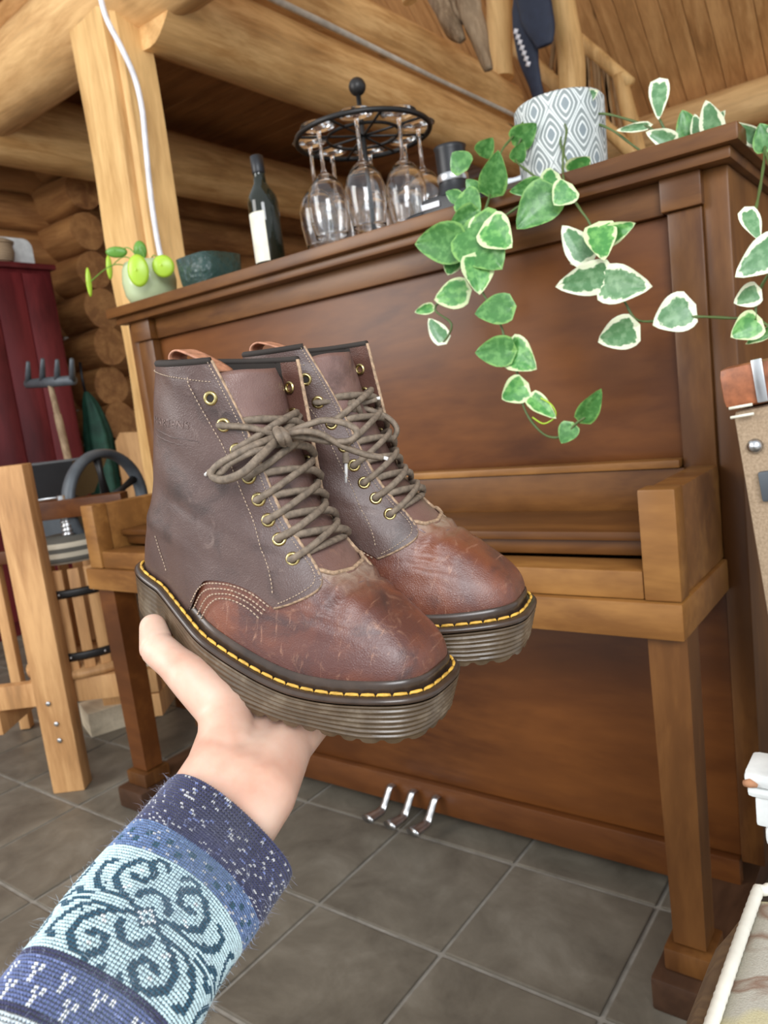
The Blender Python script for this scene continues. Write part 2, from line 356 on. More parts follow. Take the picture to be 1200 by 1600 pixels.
# ---------------------------------------------------------------- piano
pia = thing('upright_piano', 'tall brown walnut upright piano with worn keybed and closed key lid', 'piano', (-1.05, 1.33, 0))
LP = np.array(pia.location)
def pbox(name, a, b, mat, bev=.003, label=None, parent=None, extra=()):
    m = MB(); m.box(np.array(a) - LP, np.array(b) - LP, bev)
    for (c, d) in extra: m.box(np.array(c) - LP, np.array(d) - LP, bev)
    return m.build(name, mat, parent or pia, label=label, sharp=40)
M['piano_foot'] = wood('dark_worn_foot', (.085,.040,.020), (.045,.020,.010), 1, .45, 5, stretch=5)
P1, P2, P3, P4 = M['piano'], M['piano_v'], M['piano_light'], M['piano_red']
pbox('lid', (-1.862, 1.283, 1.319), (-.243, 1.99, 1.345), P1, .004)
pbox('cornice_moulding', (-1.845, 1.300, 1.300), (-.258, 1.985, 1.319), P1, .004)
pbox('frieze_rail', (-1.725, 1.337, 1.247), (-.372, 1.36, 1.300), P1, .003)
for x0, x1 in ((-.371, -.307), (-1.808, -1.729)): pbox('corner_block', (x0, 1.318, 1.247), (x1, 1.40, 1.300), P1, .003)
for x0, x1 in ((-.364, -.310), (-1.800, -1.737)): pbox('stile', (x0, 1.328, .70), (x1, 1.40, 1.2465), P2, .003)
pbox('upper_panel', (-1.735, 1.352, .83), (-.366, 1.37, 1.2465), M['piano_red'], .002)
pbox('side_panel', (-.310, 1.335, .10), (-.270, 1.975, 1.300), P2, .004)
pbox('side_panel', (-1.842, 1.335, .10), (-1.802, 1.975, 1.300), P2, .004)
pbox('back_panel', (-1.80, 1.95, .05), (-.312, 1.97, 1.299), P1, .002)
pbox('ledge', (-1.735, 1.312, .829), (-.366, 1.350, .843), P3, .003)
pbox('fallboard', (-1.738, 1.318, .752), (-.360, 1.334, .828), P1, .002)
pbox('key_lid', (-1.738, 1.130, .742), (-.360, 1.316, .757), M['piano'], .004, extra=[((-1.738, 1.145, .715), (-.360, 1.16, .7415))])
pbox('key_slip', (-1.740, 1.066, .6685), (-.3592, 1.142, .712), P3, .004)
# cheeks with a raised front block and cap
for s, (x0, x1) in enumerate(((-.358, -.305), (-1.795, -1.742))):
    pbox('cheek_block', (x0, 1.062, .6685), (x1, 1.105, .833), P3, .004)
    pbox('arm', (x0 + .002, 1.107, .6685), (x1 - .004, 1.334, .829), P3, .003)
pbox('keybed', (-1.812, 1.056, .612), (-.303, 1.334, .6675), P3, .004)
# tapered front legs with capped toe blocks and runners
for x0, x1 in ((-.363, -.306), (-1.803, -1.735)):
    m = MB(); w = .004
    m.grid([[(x0 + w*k, 1.078 + w*k, z), (x1 - w*k, 1.078 + w*k, z), (x1 - w*k, 1.138 - w*k, z), (x0 + w*k, 1.138 - w*k, z)] for k, z in ((0, .611), (0, .56), (1, .10))], cv=True)
    m.v = [tuple(np.array(p) - LP) for p in m.v]; m.f.append((0, 1, 2, 3)); m.f.append((8, 9, 10, 11)); m.build('leg', P4 if x0 < -1 else P2, pia, smooth=False)
    pbox('leg_foot', (x0 - .009, 1.066, .058), (x1 + .007, 1.148, .097), P2, .006)
    pbox('toe_block', (x0 - .024, 1.040, .0), (x1 + .016, 1.62, .057), M['piano_foot'], .006)
pbox('lower_panel', (-1.80, 1.345, .106), (-.311, 1.365, .611), P4, .002)
pbox('bottom_rail', (-1.80, 1.328, .034), (-.311, 1.352, .1055), P4, .005)
for x in (-1.105, -1.040, -.975):
    m = MB(); P = catmull([(x + .012, 1.335, .075), (x + .012, 1.315, .082), (x + .008, 1.30, .06), (x + .003, 1.285, .036), (x, 1.262, .034), (x - .004, 1.235, .036)], 8) - LP
    m.tube(P, np.interp(np.linspace(0, 1, len(P)), [0, .5, 1], [.009, .011, .020]), 12, flat=(.5, 1))
    m.build('pedal', M['steel'], pia, label='worn nickel pedal')
# ---------------------------------------------------------------- press
prs = thing('fruit_press', 'wooden fruit press with slatted basket, black hopper and flywheel left of the piano', 'press', (-2.15, 1.05, 0))
LQ = np.array(prs.location)
dv = np.array([.80, .60, 0]); dn = np.array([-.60, .80, 0])      # frame directions
def q(P): return np.array(P) - LQ
fp = px(108, 1238, 2, .0)
def post(c, h, name='frame_post', hw=.046, hd=.03):
    m = MB(); m.obox(q(c) + np.array([0, 0, h/2]), dv*hw, dn*hd, (0, 0, h/2), .004); return m.build(name, M['press_wood'], prs, sharp=40)
pc = fp + dn*.03
post(pc, .955)
post(pc + dn*.44, .62)
m = MB()
for u, v in ((73, 1099), (82, 1132), (85, 1157)):
    c = px(u, v, 1, pc[1] - .03); c = pc + np.array([0, 0, c[2]]) - dn*.031 + dv*.003*(1 if u > 80 else -3)
    m.lathe([(.0075, 0), (.0075, .002), (.004, .004), (0, .0042)], q(c), 12, axis=-dn)
m.build('screw', M['steel'], prs)
bc = pc + dn*.22 + dv*.03
for k, z in ((0, .275),):
    for off in (.07, .37):
        m = MB(); m.obox(q(pc + dn*off) + np.array([0, 0, z]) + dv*.02, dv*.26, dn*.018, (0, 0, .036), .003); m.build('cross_beam', M['press_wood'], prs, sharp=40)
for sx in (-.22, .26):
    m = MB(); m.obox(q(pc + dn*.22) + np.array([0, 0, .20]) + dv*sx, dv*.02, dn*.17, (0, 0, .035), .003); m.build('side_beam', M['press_wood'], prs, sharp=40)
bm_ = MB(); bm_.lathe([(.19, .315), (.19, .335), (.0, .335)], q(bc), 28); bm_.build('tray', M['press_wood'], prs)
R0 = .155
for k in range(22):
    a = 2*math.pi*k/22; er = np.array([math.cos(a), math.sin(a), 0]); et = np.array([-math.sin(a), math.cos(a), 0])
    m = MB(); m.obox(q(bc) + er*R0 + np.array([0, 0, .485]), et*.0155, er*.007, (0, 0, .15), .003); m.build('slat', M['press_wood'], prs, sharp=40)
for z in (.375, .565):
    m = MB(); P = [q(bc) + np.array([math.cos(a)*(R0 + .011), math.sin(a)*(R0 + .011), z]) for a in np.linspace(0, 2*math.pi, 40, endpoint=False)]
    m.tube(P, .0105, 6, closed=True, flat=(1.2, .28)); h = m.build('hoop', M['black_iron'], prs)
    m = MB()
    for k in range(11):
        a = 2*math.pi*(k + .5)/11; m.lathe([(.0045, 0), (.003, .003), (0, .0035)], q(bc) + np.array([math.cos(a)*(R0+.0145), math.sin(a)*(R0+.0145), z]), 8, axis=(math.cos(a), math.sin(a), 0))
    m.build('rivet', M['steel'], h)
t = NT('cord_stripes', .8); w = t.n('ShaderNodeTexWave', bands_direction='Z', i_Scale=11.0); v = t.coord(); t.l(v, w.inputs['Vector'])
t.base(t.ramp(w.outputs['Fac'], [(.45, (.09,.085,.07)), (.55, (.48,.43,.33))])); M['cords'] = t.m
m = MB(); m.lathe([(.0, .645), (.118, .645), (.124, .66), (.118, .675), (.124, .69), (.118, .705), (.1, .715), (0, .715)], q(bc), 28); m.build('pressing_disc', M['cords'], prs)
m = MB(); m.lathe([(.016, .71), (.016, 1.0 - .16), (0, .84)], q(bc), 12, cap=False)
for i in range(9): m.lathe([(.016, 0), (.021, .005), (.016, .01)], q(bc) + np.array([0, 0, .715 + .013*i]), 12, cap=False)
m.build('press_screw', M['steel'], prs)
m = MB(); m.obox(q(bc) + np.array([0, 0, .80]), dv*.19, dn*.035, (0, 0, .028), .004); m.build('head_beam', M['piano_red'], prs, sharp=40)
# hopper: open tapered black box on a roller housing, in front a steel bar
def frustum(c, a0, b0, a1, b1, z0, z1, th=.006):
    m = MB(); c = q(c)
    def ring(a, b, z): return [c + dv*sx*a + dn*sy*b + np.array([0, 0, z]) for sx, sy in ((-1,-1),(1,-1),(1,1),(-1,1))]
    m.grid([ring(a0, b0, z0), ring(a1, b1, z1), ring(a1 - th, b1 - th, z1), ring(a0 - th, b0 - th, z0)], cv=True, cu=True); return m
hc = px(76, 780, 1, 1.42); hc = np.array([hc[0], hc[1], 0])
frustum(hc, .12, .12, .18, .17, .80, .935).build('hopper', M['black_plastic'], prs, smooth=False)
frustum(hc, .105, .10, .10, .10, .655, .80).build('roller_housing', M['grey_paint'], prs, smooth=False)
m = MB(); m.tube([q(hc) - dn*.12 - dv*.13 + (0, 0, .815), q(hc) - dn*.12 + dv*.13 + (0, 0, .815)], .008, 8); m.build('steel_bar', M['steel'], prs)
for s in (-1, 1):
    m = MB(); m.obox(q(hc) + np.array([0, 0, .63]) + dn*.11*s, dv*.24, dn*.018, (0, 0, .022), .003); m.build('bearer', M['piano_red'] if s < 0 else M['press_wood'], prs, sharp=40)
    for e in (-.18, .18):
        m = MB(); m.obox(q(hc) + np.array([0, 0, .31]) + dn*.11*s + dv*e, dv*.018, dn*.018, (0, 0, .305), .003); m.build('stand_leg', M['press_wood'], prs, sharp=40)
# flywheel standing across the view
wc = px(168, 784, 1, 1.40); wn = np.array([.98, .20, 0.]); wt = np.cross([0, 0, 1.], wn)
P = [q(wc) + (wt*math.cos(a) + np.array([0, 0, 1.])*math.sin(a))*.158 for a in np.linspace(0, 2*math.pi, 48, endpoint=False)]
m = MB(); m.tube(P, .021, 10, closed=True, flat=(1.2, .75), up=wn); m.build('flywheel_rim', M['grey_paint'], prs, label='dark grey flywheel rim')
for k in range(5):
    a = 2*math.pi*k/5 + .4; d = wt*math.cos(a) + np.array([0, 0, 1.])*math.sin(a)
    m = MB(); m.tube([q(wc) + d*.02, q(wc) + d*.09, q(wc) + d*.15], [.016, .010, .015], 8); m.build('flywheel_spoke', M['black_iron'], prs)
m = MB(); m.lathe([(0, -.04), (.026, -.04), (.03, 0), (.026, .04), (0, .04)], q(wc), 14, axis=wn); m.build('hub', M['black_iron'], prs)
m = MB(); m.tube([q(wc), q(np.array([hc[0], hc[1], wc[2]]))], .012, 8); m.build('axle', M['steel'], prs)

# ---------------------------------------------------------------- cupboard and what is on it
cb = thing('cupboard', 'tall burgundy painted wooden cupboard against the log wall', 'cupboard', (-4.25, 2.0, 0)); LC = np.array(cb.location)
m = MB(); m.box(np.array((-4.52, 1.1, 0)) - LC, np.array((-4.03, 2.47, 1.955)) - LC, .004); m.build('body', M['red'], cb, sharp=40)
m = MB(); m.box(np.array((-4.54, 1.08, 1.955)) - LC, np.array((-4.0, 2.49, 1.985)) - LC, .006); m.build('top', M['red'], cb, sharp=40)
for y0, y1 in ((1.12, 1.78), (1.79, 2.45)):
    for k in range(4):
        w = (y1 - y0)/4; m = MB(); m.box(np.array((-4.03, y0 + w*k + .002, .08)) - LC, np.array((-4.008, y0 + w*(k+1) - .002, 1.93)) - LC, .004)
        m.build('door_board', M['red'], cb, sharp=40)
m = MB(); c = px(3, 516, 0, -4.0); m.lathe([(.008, 0), (.008, .02), (.018, .03), (.014, .04), (0, .042)], c - LC, 14, axis=(1, 0, 0)); m.build('knob', M['steel'], cb)
wbk = px(28, 412, 0, -4.12); o = MB()
pl = []
for a in np.linspace(0, math.pi/2, 8): pl.append((wbk[1] + .10 + .03*math.cos(a), 2.13 + .04*math.sin(a)))
m = MB(); poly = [(-.30, .0), (.285, .0)] + [(.285 - .05 + .05*math.cos(a), .125 + .05*math.sin(a)) for a in np.linspace(0, math.pi/2, 7)] + [(-.30, .175)]
m.prism(poly, -.02, .02, ((-4.2, 2.19, 1.985), (0, 1, 0), (0, 0, 1), (1, 0, 0))); tag(m.build('white_tray', M['white'], sharp=40), 'white tray with a rounded corner standing on the cupboard', 'tray')
bk = thing('lidded_basket', 'small woven tan pot with lid on the cupboard in front of the white tray', 'basket', (-4.09, 2.22, 1.985))
t = NT('wicker', .8); w = t.n('ShaderNodeTexWave', bands_direction='Z', i_Scale=28.0, i_Distortion=1.5); t.l(t.coord(), w.inputs['Vector']); t.base(t.ramp(w.outputs['Fac'], [(.2,(.25,.16,.09)),(.8,(.52,.38,.24))])); t.bump(w.outputs['Fac'], .8, .004); M['wicker'] = t.m
m = MB(); m.lathe([(.05, 0), (.074, .02), (.082, .06), (.078, .10), (.072, .105), (0, .105)], seg=24); m.build('body', M['wicker'], bk)
m = MB(); m.lathe([(.086, .104), (.088, .115), (.06, .13), (.02, .138), (0, .139)], seg=24); m.build('lid', M['wicker'], bk)
# garden fork leaning
gf = thing('garden_fork', 'dark grey four-pronged garden fork, prongs up, before the burgundy cupboard', 'garden tool', px(80, 600, 1, 1.75)); LG = np.array(gf.location)
a, b = px(42, 600, 1, 1.75) - LG, px(116, 594, 1, 1.75) - LG
m = MB(); m.tube([a, (a+b)/2, b], [.019, .022, .019], 10, flat=(1, .8)); m.build('head', M['grey_paint'], gf)
for k in range(4):
    s = k/3; c = a + (b - a)*(.03 + .94*s); e = px(44 + 68*s, 566 - 5*s + (-3 if k in (1,) else 0), 1, 1.72) - LG
    m = MB(); m.tube([c, c*.5 + e*.5, e], [.014, .012, .008], 8); m.build('prong', M['grey_paint'], gf)
m = MB(); e = px(112, 740, 1, 1.72) - LG; c = (a+b)/2; m.tube([c, c + (e-c)*.35, c + (e - c)*.36, c + (e-c)*2, np.array([e[0] + (e-c)[0]*2.6, e[1], -LG[2] + .003])], [.011, .013, .016, .016, .016], 10); m.build('handle', M['drift'], gf)
# green bundle
gb = thing('green_bundle', 'folded dark green umbrella hanging on the log wall beside the cupboard', 'umbrella', px(150, 690, 0, -4.12)); LB = np.array(gb.location)
m = MB(); P = catmull([px(u, v, 0, -4.12) - LB for u, v in ((134, 612), (146, 650), (155, 700), (163, 765), (168, 800))], 8)
m.tube(P, np.interp(np.linspace(0, 1, len(P)), [0, .15, .4, .8, 1], [.012, .05, .09, .105, .09]), 24, rfun=lambda L, b: 1 + .16*math.sin(7*b + L*2.5), flat=(1, .8)); m.build('canopy', M['green_cloth'], gb)
m = MB(); m.tube([px(u, v, 0, -4.13) - LB for u, v in ((125, 566), (128, 590), (134, 616))], .008, 8); m.build('handle', M['black_plastic'], gb)
o = px(213, 720, 1, 2.75); m = MB(); m.prism([(-.10, -o[2]), (.10, -o[2]), (.10, .12), (.07, .17), (-.06, .18), (-.10, .13)], -.03, .03, ((o[0], o[1], o[2]), (.9, .43, 0), (0, 0, 1), (-.43, .9, 0)))
tag(m.build('wooden_board', M['press_wood'], sharp=40), 'upright brown board with rounded top behind the keybed left end', 'board')
# blocks on the floor
def block(cx_, cy_, w, d, h, rz, label, mat=None):
    m = MB(); ex = np.array([math.cos(rz), math.sin(rz), 0]); ey = np.array([-math.sin(rz), math.cos(rz), 0]); m.obox((cx_, cy_, h/2), ex*w/2, ey*d/2, (0, 0, h/2), .004)
    tag(m.build('wood_block', mat or M['pale_wood'], sharp=40), label, 'block')
block(-2.385, 1.36, .15, .13, .085, -.35, 'pale square wooden block on the floor, nearer of two by the piano leg')
block(-2.60, 1.60, .20, .08, .10, .5, 'pale wooden block farther back on the floor behind the press')
p_ = px(232, 1092, 2, .0); block(p_[0]-.02, p_[1]+.08, .07, .07, .13, .3, 'narrow pale wooden block standing right of the piano leg')
p_ = px(281, 1109, 2, 0.0); m = MB(); m.obox((p_[0], p_[1] + .04, .28), (.035, 0, 0), (0, .03, 0), (0, 0, .28), .004); tag(m.build('stool_leg', M['piano_red'], sharp=40), 'reddish wooden leg standing in the shade behind the piano', 'furniture leg')
jg = thing('plastic_jug', 'white and blue plastic jug on the floor beside the piano end', 'jug', (-1.97, 1.56, 0))
m = MB(); m.lathe([(.05, 0), (.058, .01), (.058, .12), (.05, .15), (.025, .17), (.02, .185), (0, .185)], seg=24); m.build('body', M['white'], jg)
m = MB(); m.lathe([(.0595, .03), (.0597, .075)], seg=24, cap=False); m.build('label_band', plain('blue_plastic', (.06, .14, .5), .4), jg)

# ---------------------------------------------------------------- right edge: case, table, armchair
cs = thing('canvas_case', 'long beige canvas and brown leather case leaning beside the piano', 'case', px(1180, 760, 1, 1.1)); LK = np.array(cs.location)
t = NT('canvas', .85); v = t.coord('Object', (1,1,1)); t.base(t.ramp(t.noise(v, 300, 2), [(.3,(.27,.19,.115)),(.7,(.40,.29,.19))])); t.bump(t.noise(v, 500, 2), .5, .001); M['canvas'] = t.m
zt, zb_ = px(1142, 640, 1, 1.06), px(1205, 1010, 1, 1.06); ax_ = (zt - zb_)/np.linalg.norm(zt - zb_); ex = np.array([ax_[2], 0, -ax_[0]]); ex /= np.linalg.norm(ex); ey = np.array([0, 1., 0])
def csbox(name, s0, s1, x0, x1, y0, y1, mat, bev=.012, label=None):
    m = MB(); c = zb_ - LK + ax_*(s0 + s1)/2 + ex*(x0 + x1)/2 + ey*(y0 + y1)/2
    m.obox(c, ex*(x1 - x0)/2, ey*(y1 - y0)/2, ax_*(s1 - s0)/2, bev); return m.build(name, mat, cs, sharp=50, label=label)
LL = np.linalg.norm(zt - zb_)
csbox('body', -.60, LL - .002, 0, .20, .0, .15, M['canvas'])
csbox('leather_top', LL, LL + .055, -.008, .21, -.006, .156, M['leather_tan'])
csbox('buckle', LL + .002, LL + .057, .034, .047, -.011, -.006, M['steel'], .002)
m = MB()
for k in range(2): m.tube([zt - LK + ax_*(.002 - .012*k) + ex*.0 + np.array([0, -.009, 0]), zt - LK + ax_*(.002 - .012*k) + ex*.028 + np.array([0, -.009, 0])], .002, 6)
m.build('stitching', M['paper'], cs)
m = MB(); m.lathe([(.010, 0), (.009, .004), (.005, .007), (0, .008)], zt - LK - ax_*.052 + ex*.021, 16, axis=(0, -1, 0)); m.build('stud', M['steel'], cs)
csbox('clasp', LL - .125, LL - .085, .020, .075, -.010, -.001, M['grey_paint'], .004)

wt_ = thing('white_stand', 'white painted moulded wooden stand with a chipped corner beside the armchair', 'stand', (0, .86, 0)); LT = np.array(wt_.location)
def wbx(name, a, b, bev=.003, mat=None):
    m = MB(); m.box(np.array(a) - LT, np.array(b) - LT, bev); return m.build(name, mat or M['white'], wt_, sharp=40)
xw = -.157; yw = .70
wbx('top', (xw, yw, .607), (.35, yw + .048, .622), .006)
wbx('top_moulding', (xw + .002, yw + .002, .596), (.345, yw + .046, .6065), .005)
wbx('apron', (xw + .008, yw + .006, .566), (.34, yw + .042, .5955), .003)
wbx('apron_moulding', (xw + .014, yw + .009, .545), (.335, yw + .038, .5655), .006)
for lx, ly in ((xw + .018, yw + .012), (.28, yw + .012)):
    m = MB(); m.box(np.array((lx, ly, 0)) - LT, np.array((lx + .045, ly + .022, .5445)) - LT, .003)
    for k in range(2): m.box(np.array((lx + .010 + .014*k, ly - .0015, .06)) - LT, np.array((lx + .016 + .014*k, ly + .001, .53)) - LT)
    m.build('leg', M['white'], wt_, sharp=40)
m = MB(); m.tube([np.array((xw + .001, yw - .0006, .611)) - LT, np.array((xw + .006, yw - .0016, .6125)) - LT, np.array((xw + .012, yw + .0002, .6105)) - LT], [.003, .0045, .002], 8); m.build('chipped_patch', M['rust'], wt_, label='chipped patch of bare wood')

ac = thing('armchair', 'armchair with brown and cream map-printed fabric arm and white piping', 'armchair', (0.15, .42, 0)); LA = np.array(ac.location)
t = NT('brown_map_fabric', .9); v = t.coord('Object', (1,1,1)); n1 = t.noise(v, 26, 2, .5, .5)
ln = t.n('ShaderNodeMath', operation='PINGPONG', i_1=.06); t.l(n1, ln.inputs[0])
t.base(t.mix(t.ramp(ln.outputs[0], [(.0,(.75,.75,.75)),(.10,(0,0,0))]), (.215,.135,.066), (.10,.06,.035))); t.bump(t.noise(v, 900, 2), .4, .0006); M['map_brown'] = t.m
t = NT('cream_map_fabric', .9); v = t.coord('Object', (1,1,1)); n1 = t.noise(v, 9, 3, .6, .8)
ln = t.n('ShaderNodeMath', operation='PINGPONG', i_1=.09); t.l(n1, ln.inputs[0])
ch = t.n('ShaderNodeTexChecker', i_Scale=900.0); t.l(v, ch.inputs['Vector'])
base_ = t.mix(t.noise(v, 700, 2), (.40,.39,.33), (.62,.60,.52)); base_ = t.mix(t.ramp(t.noise(v, 16, 2), [(.56,(0,0,0)),(.62,(.6,.6,.6))]), base_, (.66,.60,.30))
t.base(t.mix(t.ramp(ln.outputs[0], [(.0,(.85,.85,.85)),(.035,(0,0,0))]), base_, (.25,.14,.09))); t.bump(t.noise(v, 900, 2), .5, .0008); M['map_cream'] = t.m
# arm cross-section in x,z: cream top slab, brown side bulging outward to the left
xa = -.113; za = .622
sec = [(xa, za)] + [(xa - .026*math.sin(a)**.9 - .004, za - .10*(1 - math.cos(a)) ) for a in np.linspace(.25, math.pi/2, 7)] + [(xa - .036, za - .20), (xa - .038, za - .34), (xa - .036, .16), (xa + .02, .155), (xa + .02, za - .02)]
m = MB(); ys = np.linspace(-.25, .535, 14); rings = []
for y in ys:
    e = max(0, (y - .46)/.075); f = 1 - .45*e**2.2
    rings.append([((xa + .0) + (p[0] - xa)*f, y, p[1] - (.012*e**2 if p[1] > .5 else 0)) for p in sec])
m.grid(rings, cv=True); m.f.append(tuple(range(len(sec)))); m.f.append(tuple(range((len(ys)-1)*len(sec), len(ys)*len(sec))))
m.v = [tuple(np.array(p) - LA) for p in m.v]; m.build('arm_side', M['map_brown'], ac, sharp=60)
m = MB(); m.box(np.array((xa - .003, -.25, .50)) - LA, np.array((xa + .16, .530, za + .004)) - LA, .018); m.build('arm_top', M['map_cream'], ac, sharp=60)
m = MB(); P = catmull([(xa + .16, .536, za), (xa + .03, .538, za + .002), (xa + .004, .530, za + .003), (xa + .0, .50, za + .003), (xa + .0, .25, za + .003), (xa, -.25, za + .003)], 10) - LA
m.tube(resample(P, .003), .0040, 10, rfun=lambda L, a: 1 + .05*math.sin(L*900)); m.build('piping', plain('white_piping', (.78,.76,.66), .8, bump=.3), ac)
m = MB(); m.box(np.array((xa + .165, -.2, .12)) - LA, np.array((.75, .50, .44)) - LA, .05); m.build('seat_cushion', M['map_cream'], ac, sharp=60)
for x, y in ((-.12, .46), (.72, .46), (-.12, -.18), (.72, -.18)):
    m = MB(); m.lathe([(.016, 0), (.022, .16), (0, .16)], np.array((x, y, 0)) - LA, 12); m.build('leg', M['piano_v'], ac)
# ---------------------------------------------------------------- on the piano top (z = 1.345)
ZT = 1.3455
bt = thing('wine_bottle', 'dark wine bottle with cream label on the piano top', 'bottle', (-1.352, 1.43, ZT))
m = MB(); m.lathe([(0, .004), (.030, 0), (.0375, .004), (.0375, .175), (.035, .19), (.026, .207), (.0165, .222), (.0148, .24), (.0145, .272), (.0158, .274), (.0158, .284), (.0145, .286), (0, .286)], seg=40); m.build('body', M['bottle_glass'], bt)
m = MB(); P = []
for z in (.032, .150): P.append([(math.cos(a)*.0381, math.sin(a)*.0381, z) for a in np.linspace(math.radians(-200), math.radians(-48), 30)])
m.grid(P); m.build('label', M['paper'], bt, label='cream paper label')
m = MB(); m.lathe([(.0152, .245), (.0162, .248), (.0164, .286), (.012, .2885), (0, .2885)], seg=24); m.build('capsule', M['black_plastic'], bt)
# pilea in green pot
pp = thing('pilea_plant', 'small plant with round lime leaves in a pale green glazed pot', 'potted plant', (-1.800, 1.40, ZT))
m = MB(); m.lathe([(0, .004), (.035, .0), (.055, .006), (.070, .035), (.0745, .07), (.070, .105), (.062, .122), (.057, .120), (.062, .10), (.06, .085), (0, .085)], seg=40)
m.build('pot', NT('green_glaze', .18, 0, (.50,.58,.34)).m, pp, label='pale green glazed pot')
m = MB(); m.lathe([(.061, .088), (.03, .094), (0, .092)], seg=20); m.build('soil', plain('soil', (.03,.018,.01), .9), pp)
t = NT('lime_leaf', .35, 0, (.40,.60,.04)); t.b.inputs['Subsurface Weight'].default_value = .15; t.b.inputs['Subsurface Radius'].default_value = (.01,.02,.003); M['lime'] = t.m
t = NT('mid_green_leaf', .4, 0, (.12,.30,.035)); M['leafg'] = t.m
lo = np.array(pp.location)
for (u, v, w, h, y, mt, tilt) in ((216, 423, .042, .060, 1.31, 'lime', .2), (182, 394, .045, .022, 1.36, 'leafg', .5), (219, 392, .028, .040, 1.42, 'leafg', .3), (255, 416, .044, .042, 1.36, 'lime', .3), (139, 441, .012, .062, 1.40, 'lime', .1), (171, 418, .012, .05, 1.44, 'lime', .1)):
    c = px(u, v, 1, y) - lo; m = MB(); rings = []
    for r in np.linspace(0, 1, 6): rings.append([c + np.array([.75, .55, -.10])*w*.74*r*math.cos(a) + np.array([.10, 0, 1])*h*.70*r*math.sin(a) + np.array([0.3, -1, tilt])*.008*(1 - r*r) for a in np.linspace(0, 2*math.pi, 20, endpoint=False)])
    m.grid(rings, cv=True); L = m.build('leaf', M[mt], pp); so = L.modifiers.new('s', 'SOLIDIFY'); so.thickness = .0012
    m = MB(); m.tube(catmull([(0, 0, .09), c*.5 + np.array([0, 0, .085]), c + np.array([0, .003, 0])], 8), .0016, 6); m.build('stem', M['leafg'], pp)
# glass dish
t = NT('dark_green_glass', .12, 0, (.10,.20,.17), **{'Transmission Weight': .75, 'IOR': 1.4}); t.bump(t.noise(t.coord(), 45, 3), .9, .01); M['dishglass'] = t.m
m = MB(); rings = []
for r, z in ((.058, 0), (.064, .004), (.070, .055), (.073, .098), (.069, .099), (.066, .055), (.056, .008)):
    rings.append([(r*math.copysign(abs(math.cos(a))**.5, math.cos(a))*1.0, r*math.copysign(abs(math.sin(a))**.5, math.sin(a)), z) for a in np.linspace(0, 2*math.pi, 32, endpoint=False)])
b = m.grid(rings, cv=True); m.f.append(tuple(range(32))); m.f.append(tuple(range(6*32, 7*32)))
o = m.build('glass_dish', M['dishglass']); o.location = (-1.60, 1.45, ZT); tag(o, 'dark green rippled glass dish between the pilea and the wine bottle', 'dish')
# wine glass rack
RC = np.array([-1.135, 1.585, 0]); ZR = 1.645; RR = .134
rk = thing('wine_glass_rack', 'round black iron rack with a ball on top, holding hanging wine glasses', 'rack', (RC[0], RC[1], ZT)); lr = np.array(rk.location)
m = MB(); m.lathe([(0, 0), (.085, 0), (.088, .006), (.08, .012), (.02, .018), (.008, .03), (0, .03)], seg=32); m.build('base', M['black_iron'], rk)
m = MB(); m.tube([(0, 0, .02), (0, 0, .41)], .006, 10); m.build('pole', M['black_iron'], rk)
m = MB(); m.lathe([(0, .392)] + [(.021*math.sin(a), .413 - .021*math.cos(a)) for a in np.linspace(.1, 3.04, 12)] + [(0, .434)], seg=20); m.build('ball_finial', M['black_iron'], rk)
for r, rt in ((RR - .045, .004), (RR + .030, .0065)):
    m = MB(); m.tube([(math.cos(a)*r, math.sin(a)*r, ZR - ZT) for a in np.linspace(0, 2*math.pi, 48, endpoint=False)], rt, 8, closed=True); m.build('ring', M['black_iron'], rk)
NG = 8
for k in range(NG):
    a0 = 2*math.pi*(k + .5)/NG - .25
    m = MB()
    P = [(math.cos(a0)*r, math.sin(a0)*r, ZR - ZT + dz) for r, dz in ((0, 0.0), (RR - .045, 0), (RR + .03, 0))]
    m.tube(P, .0032, 6); m.build('arm', M['black_iron'], rk)
gm = MB()
prof = [(0, .0), (.034, .0005), (.0345, .0018), (.02, .0035), (.006, .007), (.0036, .014), (.0034, .05), (.0036, .078), (.006, .086), (.018, .094), (.032, .112), (.0385, .135), (.0375, .165), (.0325, .199), (.0314, .2045), (.0311, .205), (.0305, .205), (.0302, .2045), (.0314, .199), (.0365, .165), (.0375, .135), (.031, .113), (.017, .0965), (0, .0925)]
gm.lathe([(r*1.23, -z*1.23) for r, z in prof], seg=36, cap=False); gme = gm.mesh('wine_glass', M['glass'])
glab = ['clear wine glass hanging at the front left of the rack, nearest the wine bottle', 'clear wine glass hanging at the front of the rack, second from the bottle side', 'clear wine glass hanging at the very front of the rack, bowl widest in view', 'clear wine glass hanging at the front right of the rack', 'clear wine glass hanging on the right side of the rack by the black device', 'clear wine glass hanging at the back right of the rack', 'clear wine glass hanging at the back of the rack behind the ball pole', 'clear wine glass hanging at the back left of the rack']
# order the labels by what the camera sees, left to right, front before back
spots = []
for k in range(NG):
    a = 2*math.pi*k/NG - .25; p = RC + np.array([math.cos(a)*(RR), math.sin(a)*(RR), 0]); cp = RW.T @ (np.array([p[0], p[1], 1.5]) - CAM); spots.append((cp[2], cp[0]/cp[2], p))
spots.sort(key=lambda s: s[0]); front = sorted(spots[:5], key=lambda s: s[1]); back = sorted(spots[5:], key=lambda s: -s[1])
for lab, (d, u, p) in zip(glab, front + back):
    o = bpy.data.objects.new('wine_glass', gme); COL.objects.link(o); o.location = (p[0], p[1], ZR + .0082); o.rotation_euler = (random.uniform(-.02, .02), random.uniform(-.02, .02), random.uniform(0, 6)); tag(o, lab, 'wine glass', 'wine glasses hanging in the rack')
